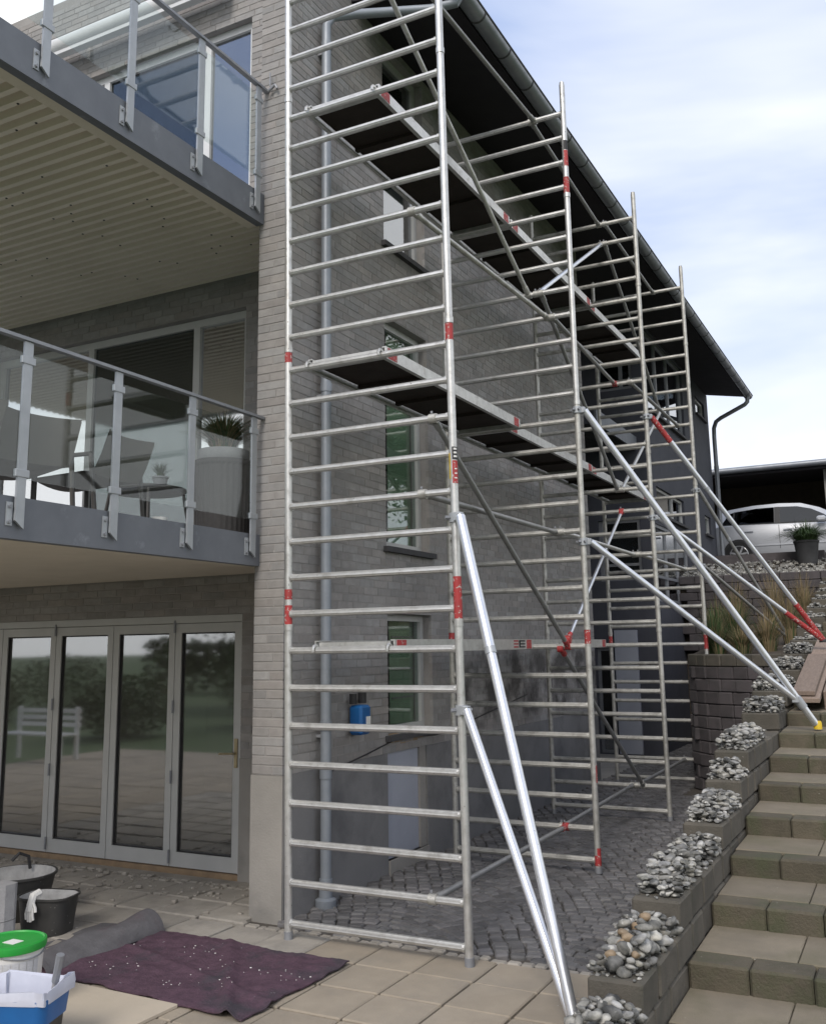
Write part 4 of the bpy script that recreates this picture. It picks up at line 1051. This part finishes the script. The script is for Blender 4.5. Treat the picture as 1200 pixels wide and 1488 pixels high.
for i, (x, y, z, h, lab) in enumerate(((-1.60,-.93,0,.17,'lower grey concrete block stacked beside the black tub'), (-1.60,-.93,.172,.22,'upper grey concrete block stacked beside the black tub'), (-1.72,-1.02,0,.15,'lower concrete block at the picture edge in front of the tubs'), (-1.72,-1.02,.152,.20,'upper concrete block at the picture edge in front of the tubs'))):
    q = MB(); n = 14; poly = []
    for k in range(n): a = 2*math.pi*k/n; poly.append((x+.078*max(-1, min(1, 1.25*math.cos(a))), y+.07*max(-1, min(1, 1.25*math.sin(a)))))
    q.prism(poly, 'z', z+.002, z+h); tag(q.build('concrete_block', 'light_concrete'), lab, 'block', 'grey blocks by the tubs')

# ================================================================== BALCONY FURNITURE
def grass(m, c, n, h, spread, w=.004, droop=.5, rr=R_):
    c = Vector(c)
    for t in range(n):
        a = rr.uniform(0, 6.28); d = Vector((math.cos(a), math.sin(a), 0)); s = Vector((-d.y, d.x, 0)); hh = h*rr.uniform(.55, 1.1); sp_ = spread*rr.random()**.7
        p0 = c+d*rr.uniform(0, spread*.35); k0 = len(m.v); 
        for u in (0, .4, .75):
            p = p0+d*sp_*u*u*1.2+Vector((0,0,hh*(u-droop*u*u*.55*sp_/max(spread,.01)))); ww = w*(1-u*.7); m.v += [p-s*ww, p+s*ww]
        p = p0+d*sp_*1.25+Vector((0,0,hh*(1-droop*.75*sp_/max(spread,.01)))); m.v.append(p)
        m.f += [[k0,k0+1,k0+3,k0+2],[k0+2,k0+3,k0+5,k0+4],[k0+4,k0+5,k0+6]]
    return m
ZF = 2.712
c = Vector((-.98,.46,ZF))
t = thing('tall_planter', 'tall dark ribbed planter with ornamental grass at the balcony end', 'planter', c)
pm = MB()
N_ = 64; prof = [(.215,.0),(.225,.3),(.23,.58),(.235,.60),(.235,.63),(.20,.635)]
pm.lathe(prof, c, N_)
for i, v in enumerate(pm.v):
    if (v.z-c.z) < .585:
        d = v-c; d.z = 0; v -= d*(.018 if i % 2 else 0)
pm.build('planter_body', 'planter', t)
MB().lathe([(.19,.632),(.205,.66),(.205,.72),(.18,.722)], c, 32).build('bowl', 'light_concrete', t, smooth=True)
grass(MB(), c+Vector((0,0,.71)), 900, .33, .26, .0045, .35).build('grass_tuft', 'grass_green', t); grass(MB(), c+Vector((0,0,.71)), 600, .32, .28, .0045, .4).build('dry_blades', 'grass_straw', t)
# table with pot and candle
tc_ = Vector((-1.55,.22,ZF)); t = thing('balcony_table', 'dark low tube-legged table on the lower balcony', 'table', tc_)
MB().lathe([(.30,.40),(.31,.41),(.31,.425),(.30,.43)], tc_, 28).build('table_top', 'chair_tube', t, smooth=True)
for sx, sy in ((1,1),(1,-1),(-1,1),(-1,-1)): MB().tube(tc_+Vector((.2*sx,.2*sy,.40)), tc_+Vector((.25*sx,.25*sy,0)), .014, 8).build('leg', 'chair_tube', t, smooth=True)
pc = tc_+Vector((.06,.08,.432)); t = thing('small_potted_plant', 'small potted lavender on the balcony table', 'potted plant', pc)
MB().lathe([(.045,0),(.06,.09),(.068,.092),(.068,.105),(.055,.106)], pc, 18).build('pot', 'light_concrete', t, smooth=True); grass(MB(), pc+Vector((0,0,.10)), 160, .13, .08, .003, .2).build('foliage', 'grass_green', t)
pc = Vector((-1.0,-.235,ZF)); t = tag(MB().lathe([(.045,0),(.055,.11),(.05,.11),(.042,.02)], pc, 18).build('candle_cup', 'white_print', smooth=True), 'white candle cup on the lower balcony floor', 'candle')
def chair(c, rot, label):
    t = thing('garden_chair', label, 'chair', c, 'balcony chairs'); Mx = Matrix.Rotation(rot, 3, 'Z')
    def T(x, y, z): return Mx @ Vector((x*1.0, y*.9, z*.72))+c
    m = MB(); n = 8; rows = [(-.22,.40,.0),(.22,.43,.0),(.27,.47,.02),(.31,.62,.03),(.36,.86,.04)]
    for yy, zz, cv in rows:
        for i in range(n+1):
            u = -1+2*i/n; m.v.append(T(u*.255, -yy+cv*u*u*2.2*-1, zz+.05*u*u*(1 if yy < .25 else 0)))
    for j in range(len(rows)-1):
        for i in range(n): m.f.append([j*9+i, j*9+i+1, (j+1)*9+i+1, (j+1)*9+i])
    k = len(m.v); m.v += [v+Vector((0,0,-.015)) for v in m.v[:k]]; m.f += [[k+i for i in f[::-1]] for f in m.f[:]]
    m.build('shell', 'chair_shell', t, smooth=True)
    for sx in (-1, 1):
        MB().path([T(sx*.27,.2,.0), T(sx*.27,.2,.60), T(sx*.27,.16,.63), T(sx*.27,-.30,.63)], .016, 8).build('arm_frame', 'chair_tube', t, smooth=True)
        MB().path([T(sx*.27,-.30,.63), T(sx*.27,-.36,.0)], .016, 8).build('leg', 'chair_tube', t, smooth=True)
chair(Vector((-1.25,-1.36,ZF)), rad(78), 'taupe shell chair in the middle of the row on the lower balcony')
chair(Vector((-1.25,-.74,ZF)), rad(98), 'taupe shell chair nearest the table on the lower balcony')
chair(Vector((-1.2,-2.02,ZF)), rad(88), 'taupe shell chair at the outer end of the lower balcony')

# ================================================================== BED PLANTS, POT, CAR, CARPORT
for i, (x, y, h, sp_, dry, lab) in enumerate(((1.35,8.05,.75,.30,.15,'lush green grass clump right beside the farthest scaffold leg'), (1.55,8.6,.85,.32,.35,'tall green grass clump behind the farthest scaffold leg'), (1.75,7.75,.42,.32,.7,'low straw-coloured grass clump at the wall edge'), (2.0,8.3,.62,.34,.75,'arching dry grass clump in the middle of the bed'), (2.18,9.4,.8,.30,.8,'tall dry grass clump near the flint heaps'), (1.3,10.2,1.0,.34,.8,'tall dry grass clump against the dark wall, left'), (1.75,11.2,1.05,.34,.9,'tall dry grass clump against the dark wall, middle'), (2.15,11.8,1.0,.32,.9,'tall dry grass clump against the dark wall, right'), (1.45,7.85,.5,.25,.3,'short green grass clump at the corner of the wall'), (1.2,9.2,.8,.3,.4,'green grass clump behind the ladder foot'))):
    z = 1.69+max(0, y-8)*.09
    t = thing('ornamental_grass', lab, 'grass', (x, y, z), 'ornamental grasses in the bed')
    grass(MB(), (x, y, z), int(340*(1-dry))+10, h, sp_, .005, .55).build('green_blades', 'grass_green', t)
    grass(MB(), (x, y, z), int(340*dry)+10, h*1.08, sp_, .0045, .5).build('dry_blades', 'grass_straw', t)
c = Vector((2.03,14.5,3.32))
t = thing('plant_pot', 'dark round pot with a drooping dark green grass in front of the car', 'potted plant', c)
MB().lathe([(.17,0),(.20,.2),(.225,.42),(.24,.425),(.24,.46),(.21,.465)], c, 28).build('pot', 'pot_dark', t, smooth=True)
grass(MB(), c+Vector((0,0,.42)), 1100, .5, .55, .007, 1.15).build('grass_tuft', 'grass_green', t)

def car(cx, cy, cz):
    t = thing('parked_car', 'silver five-door hatchback parked on the upper drive in front of the carport', 'car', (cx, cy, cz))
    hw = .87; P = Vector((cx, cy+hw, cz))
    # stations: x, z_bottom, z_sill, z_belt, z_top, half width factor, half width at roof
    S = [(0.00,.42,.50,.74,.78,.86,.70),(.05,.32,.45,.90,.98,.92,.66),(.16,.28,.42,1.00,1.20,.96,.64),(.30,.26,.40,1.03,1.42,.98,.64),(.55,.25,.38,1.03,1.50,1.0,.645),(1.1,.24,.36,1.01,1.565,1.0,.65),(1.7,.24,.36,.99,1.58,1.0,.65),(2.2,.24,.36,.98,1.55,1.0,.64),(2.6,.24,.37,.975,1.42,1.0,.63),(2.95,.25,.38,.97,1.22,1.0,.64),(3.25,.25,.40,.96,1.03,.99,.70),(3.6,.26,.42,.91,.965,.97,.72),(3.95,.28,.46,.80,.87,.92,.68),(4.13,.32,.48,.66,.72,.84,.62),(4.19,.38,.46,.56,.60,.76,.56)]
    m = MB(); per = 13
    for x, zb, zs, zl, zt, f, fr in S:
        h_ = hw*f; r = hw*fr if zt-zl > .08 else h_*.86
        half = [(h_*.90, zb),(h_*.985, zs),(h_, (zs+zl)/2),(h_*.985, zl-.02),(lerp(h_*.97, r, .12), lerp(zl, zt, .06)),(r, zt-.05*min(1, (zt-zl)/.3))]
        pts = [(-a, z) for a, z in half]+[(0, zt)]+[(a, z) for a, z in half[::-1]]
        m.v += [P+Vector((x, a, z)) for a, z in pts]
    for j in range(len(S)-1):
        for i in range(per-1): m.f.append([j*per+i, j*per+i+1, (j+1)*per+i+1, (j+1)*per+i])
        m.f.append([j*per+per-1, j*per, (j+1)*per, (j+1)*per+per-1])
    m.f += [list(range(per))[::-1], [(len(S)-1)*per+i for i in range(per)]]
    body = m.build('body', 'car_paint', t, smooth=True)
    def side(x, z, off=.006):
        """point on near side greenhouse surface"""
        for s0, s1 in zip(S, S[1:]):
            if s0[0] <= x <= s1[0]:
                u = (x-s0[0])/(s1[0]-s0[0]); q = [lerp(a, b_, u) for a, b_ in zip(s0, s1)]
                h_, r = hw*q[5], hw*q[6]; zl, zt = q[3], q[4]; k = (z-zl)/max(.01, (zt-.05-zl)); k = max(0, min(1, k))
                y = lerp(h_*.97, r, .12+.88*(k-.06)/.94 if k > .06 else .12*k/.06)
                return P+Vector((x, -(y+off), z))
        return P+Vector((x, -hw, z))
    for poly, nm in (([(.38,1.06),(.62,1.06),(.66,1.37),(.56,1.34)], 'quarter_window'), ([(.67,1.055),(1.60,1.04),(1.60,1.435),(1.2,1.43),(.70,1.38)], 'rear_side_window'), ([(1.735,1.04),(2.90,1.01),(2.70,1.19),(2.43,1.34),(2.12,1.42),(1.735,1.435)], 'front_side_window')):
        q = MB(); q.v = [side(x, z, .030) for x, z in poly]; q.f = [list(range(len(poly)))]; q.v += [v+Vector((0,.01,0)) for v in q.v]; n = len(poly); q.f.append([n+i for i in range(n)][::-1]); q.f += [[i, n+i, n+(i+1) % n, (i+1) % n] for i in range(n)]
        wn = q.build(nm, 'car_glass', t)
    for poly in (((1.605,1.035),(1.73,1.035),(1.73,1.438),(1.605,1.438)), ((.625,1.05),(.665,1.05),(.70,1.385),(.665,1.378)), ((.36,1.045),(1.66,1.022),(1.66,1.037),(.37,1.06)), ((1.66,1.022),(2.93,.992),(2.92,1.008),(1.66,1.037))):
        q = MB(); q.v = [side(x, z, .027) for x, z in poly]; q.f = [[0,1,2,3]]; q.v += [v+Vector((0,.03,0)) for v in q.v]; q.f += [[7,6,5,4]]+[[i, 4+i, 4+(i+1) % 4, (i+1) % 4] for i in range(4)]; q.build('window_trim', 'black', t)
    for wx in (.76, 3.37):
        w0 = P+Vector((wx, -hw+.02, .315))
        MB().tube(w0+Vector((0,-.024,0)), w0+Vector((0,.10,0)), .372, 32).build('wheel_arch', 'black', t)
        for sy, yy in ((-1, 0.0), (1, 2*hw-.04)):
            o0 = w0+Vector((0, yy, 0))
            ty = MB().tube(o0+Vector((0,-.034*1 if sy < 0 else .034,0)), o0+Vector((0,.17 if sy < 0 else -.17,0)), .315, 32).build('wheel', 'tyre', t, smooth=True)
            if sy < 0:
                MB().tube(o0+Vector((0,-.036,0)), o0+Vector((0,-.030,0)), .205, 28).build('rim_dish', 'black', ty)
                rm = MB().tube(o0+Vector((0,-.046,0)), o0+Vector((0,-.036,0)), .05, 14)
                for k in range(7):
                    a = 2*math.pi*k/7+.2; d = Vector((math.cos(a), 0, math.sin(a))); rm.cbox(o0+d*.12+Vector((0,-.041,0)), (.10,.006,.022), .003, Matrix(((d.x,0,-d.z),(0,1,0),(d.z,0,d.x))))
                for k in range(28):
                    a, a2 = 2*math.pi*k/28, 2*math.pi*(k+1)/28; rm.tube(o0+Vector((.205*math.cos(a),-.040,.205*math.sin(a))), o0+Vector((.205*math.cos(a2),-.040,.205*math.sin(a2))), .012, 5, caps=False)
                rm.build('rim', 'rim', ty)
    # door shut lines, handles, strip, mirror, lamps
    for x in (.80, 1.70, 2.80): MB().box(P.x+x, P.y-hw-.001, cz+.42, P.x+x+.010, P.y-hw+.03, cz+.98).build('shut_line', 'black', t) if x != .8 else None
    MB().box(P.x+1.12, P.y-hw-.012, cz+.50, P.x+2.85, P.y-hw+.02, cz+.53).build('rub_strip', 'car_paint', t)
    for x in (.92, 1.80): MB().cbox((P.x+x+.10, P.y-hw-.018, cz+.86), (.10,.014,.016), .006).build('door_handle', 'car_paint', t)
    MB().cbox((P.x+2.66, P.y-hw-.10, cz+1.05), (.10,.075,.065), .035).build('mirror', 'car_paint', t, smooth=True)
    MB().cbox((P.x+.045, P.y-hw+.10, cz+.87), (.06,.06,.10), .02).build('tail_light', 'tail_red', t); MB().cbox((P.x+.045, P.y+hw-.10, cz+.87), (.06,.06,.10), .02).build('tail_light', 'tail_red', t)
    return t
car(-.62, 18.62, 3.62)

cp = thing('carport', 'dark open carport with a low roof behind the parked car', 'carport', (1.5, 24, 3.66))
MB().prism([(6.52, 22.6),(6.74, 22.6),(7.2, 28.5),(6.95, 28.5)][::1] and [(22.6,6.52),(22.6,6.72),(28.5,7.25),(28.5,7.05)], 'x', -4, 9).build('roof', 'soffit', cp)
MB().tube((-4,22.52,6.66), (9,22.52,6.70), .085, 12).build('gutter', 'zinc', cp, smooth=True)
for x in (-3.5,): MB().box(x, 22.9, 3.6, x+.12, 23.02, 6.55).build('post', 'soffit', cp)
MB().box(-4, 28.1, 3.6, 9, 28.4, 7.2).build('back_wall', 'bark', cp); MB().box(1.86, 23.0, 3.6, 9, 23.2, 6.58).build('side_wall', 'plinth', cp); MB().box(-4.1, 22.8, 3.6, -4, 28.3, 6.9).build('end_wall', 'soffit', cp)

# ================================================================== TREES AND HEDGE AROUND THE GARDEN (seen in the panes)
def tree(x, y, z, h, cr, label, seed):
    rr = random.Random(seed); t = thing('garden_tree', label, 'tree', (x, y, z), 'garden trees')
    tr = MB().path([(x, y, z),(x+.05, y, z+h*.25),(x-.05, y+.05, z+h*.5),(x, y, z+h*.8)], .13, 8)
    for k in range(5): a = rr.uniform(0,6.28); tr.path([(x, y, z+h*(.3+.08*k)),(x+math.cos(a)*cr*.6, y+math.sin(a)*cr*.6, z+h*(.5+.08*k))], .05, 6)
    tr.build('trunk', 'bark', t)
    m = MB(); cl = [(rr.uniform(-.7,.7)*cr, rr.uniform(-.7,.7)*cr, rr.uniform(.38,.95)*h) for _ in range(16)]
    for q in range(8000):
        c0 = rr.choice(cl); d = Vector((rr.gauss(0,1), rr.gauss(0,1), rr.gauss(0,1))).normalized()*(rr.random()**.4)*cr*.48
        p = Vector((x, y, z))+Vector(c0)+Vector((d.x, d.y, d.z*.8)); u = Vector((rr.gauss(0,1), rr.gauss(0,1), rr.gauss(0,1))).normalized(); v = u.orthogonal().normalized(); s = rr.uniform(.06,.13)
        m.add([p-u*s, p-v*s*.5, p+u*s, p+v*s*.5], [(0,1,2,3)])
    m.build('crown', 'leaf', t)
for i, (x, y, z, h, cr, lab) in enumerate(((-3.5,-22,-.1,5.0,2.6,'round tree at the far end of the garden, middle'), (-10,-19,-.1,6.0,3.0,'broad tree at the far end of the garden, left'), (3,-26,-.1,5.5,2.8,'round tree at the far end of the garden, right'), (-17,-22,-.1,6.5,3.2,'tall tree at the garden corner'), (7.5,15.5,3.7,6.5,2.6,'dense tree beside the upper drive, nearer one'), (8.5,20,3.7,7.5,3.0,'dense tree beside the upper drive, farther one'))): tree(x, y, z, h, cr, lab, 50+i)
for i, (x, y, h, r, lab) in enumerate(((-13,-9.5,1.4,1.3,'rounded dark shrub on the lawn nearest the terrace'), (-17,-8,1.6,1.5,'rounded dark shrub on the lawn by the white bench'), (-11.5,-13.5,1.7,1.4,'rounded shrub on the lawn towards the hedge'), (-20,-14,1.9,1.9,'wide shrub at the garden end'), (-25,-11,2.0,2.2,'wide shrub at the garden corner'), (-15,-18,2.0,2.0,'wide shrub before the hedge'))):
    rr = random.Random(90+i); m = MB(); t = thing('garden_shrub', lab, 'shrub', (x, y, -.1), 'garden shrubs')
    for q in range(4200):
        d = Vector((rr.gauss(0,1), rr.gauss(0,1), rr.gauss(0,1))).normalized()*(rr.random()**.35); p = Vector((x+d.x*r, y+d.y*r, -.1+h*.5+d.z*h*.52)); u = Vector((rr.gauss(0,1), rr.gauss(0,1), rr.gauss(0,1))).normalized(); v = u.orthogonal().normalized(); s = rr.uniform(.035,.08)
        m.add([p-u*s, p-v*s*.5, p+u*s, p+v*s*.5], [(0,1,2,3)])
    m.build('foliage', 'leaf', t); MB().tube((x, y, -.1), (x, y, h*.5), .05, 6).build('stem', 'bark', t)
t = thing('garden_bench', 'white slatted garden bench on the terrace edge', 'bench', (-10.4,-4.6,0))
for k in range(4): MB().box(-11.2, -4.8+k*.1, .42, -9.6, -4.72+k*.1, .45).build('slat', 'white_print', t)
for k in range(3): MB().box(-11.2, -4.86, .55+k*.12, -9.6, -4.83, .62+k*.12).build('slat', 'white_print', t)
for x in (-11.15, -9.7): MB().box(x, -4.86, -.03, x+.06, -4.80, .9).build('leg', 'white_print', t); MB().box(x, -4.48, -.03, x+.06, -4.42, .42).build('leg', 'white_print', t)
m = MB(); rr = random.Random(3)
for q in range(9000):
    s_ = rr.uniform(-30, 22); p = Vector((s_, -29+rr.uniform(-.8,.8), rr.random()**.7*(2.3+.5*noise.noise(Vector((s_*.4,0,0)))))); u = Vector((rr.gauss(0,1), rr.gauss(0,1), rr.gauss(0,1))).normalized(); v = u.orthogonal().normalized(); s = rr.uniform(.15,.3)
    m.add([p-u*s, p-v*s*.6, p+u*s, p+v*s*.6], [(0,1,2,3)])
o = m.build('hedge', 'leaf', kind='stuff'); tag(o, 'long clipped hedge along the end of the garden', 'hedge')
m = MB().box(-24, -40.0, -.1, -4, -34, 3.0); nb_ = thing('neighbour_house', 'low pale house beyond the garden hedge', 'house', (-14,-37,0))
m.build('wall', 'plaster_warm', nb_); MB().prism([(-41,3.0),(-33,3.0),(-37,5.2)], 'x', -24.6, -3.4).build('roof', 'roof_sheet', nb_)
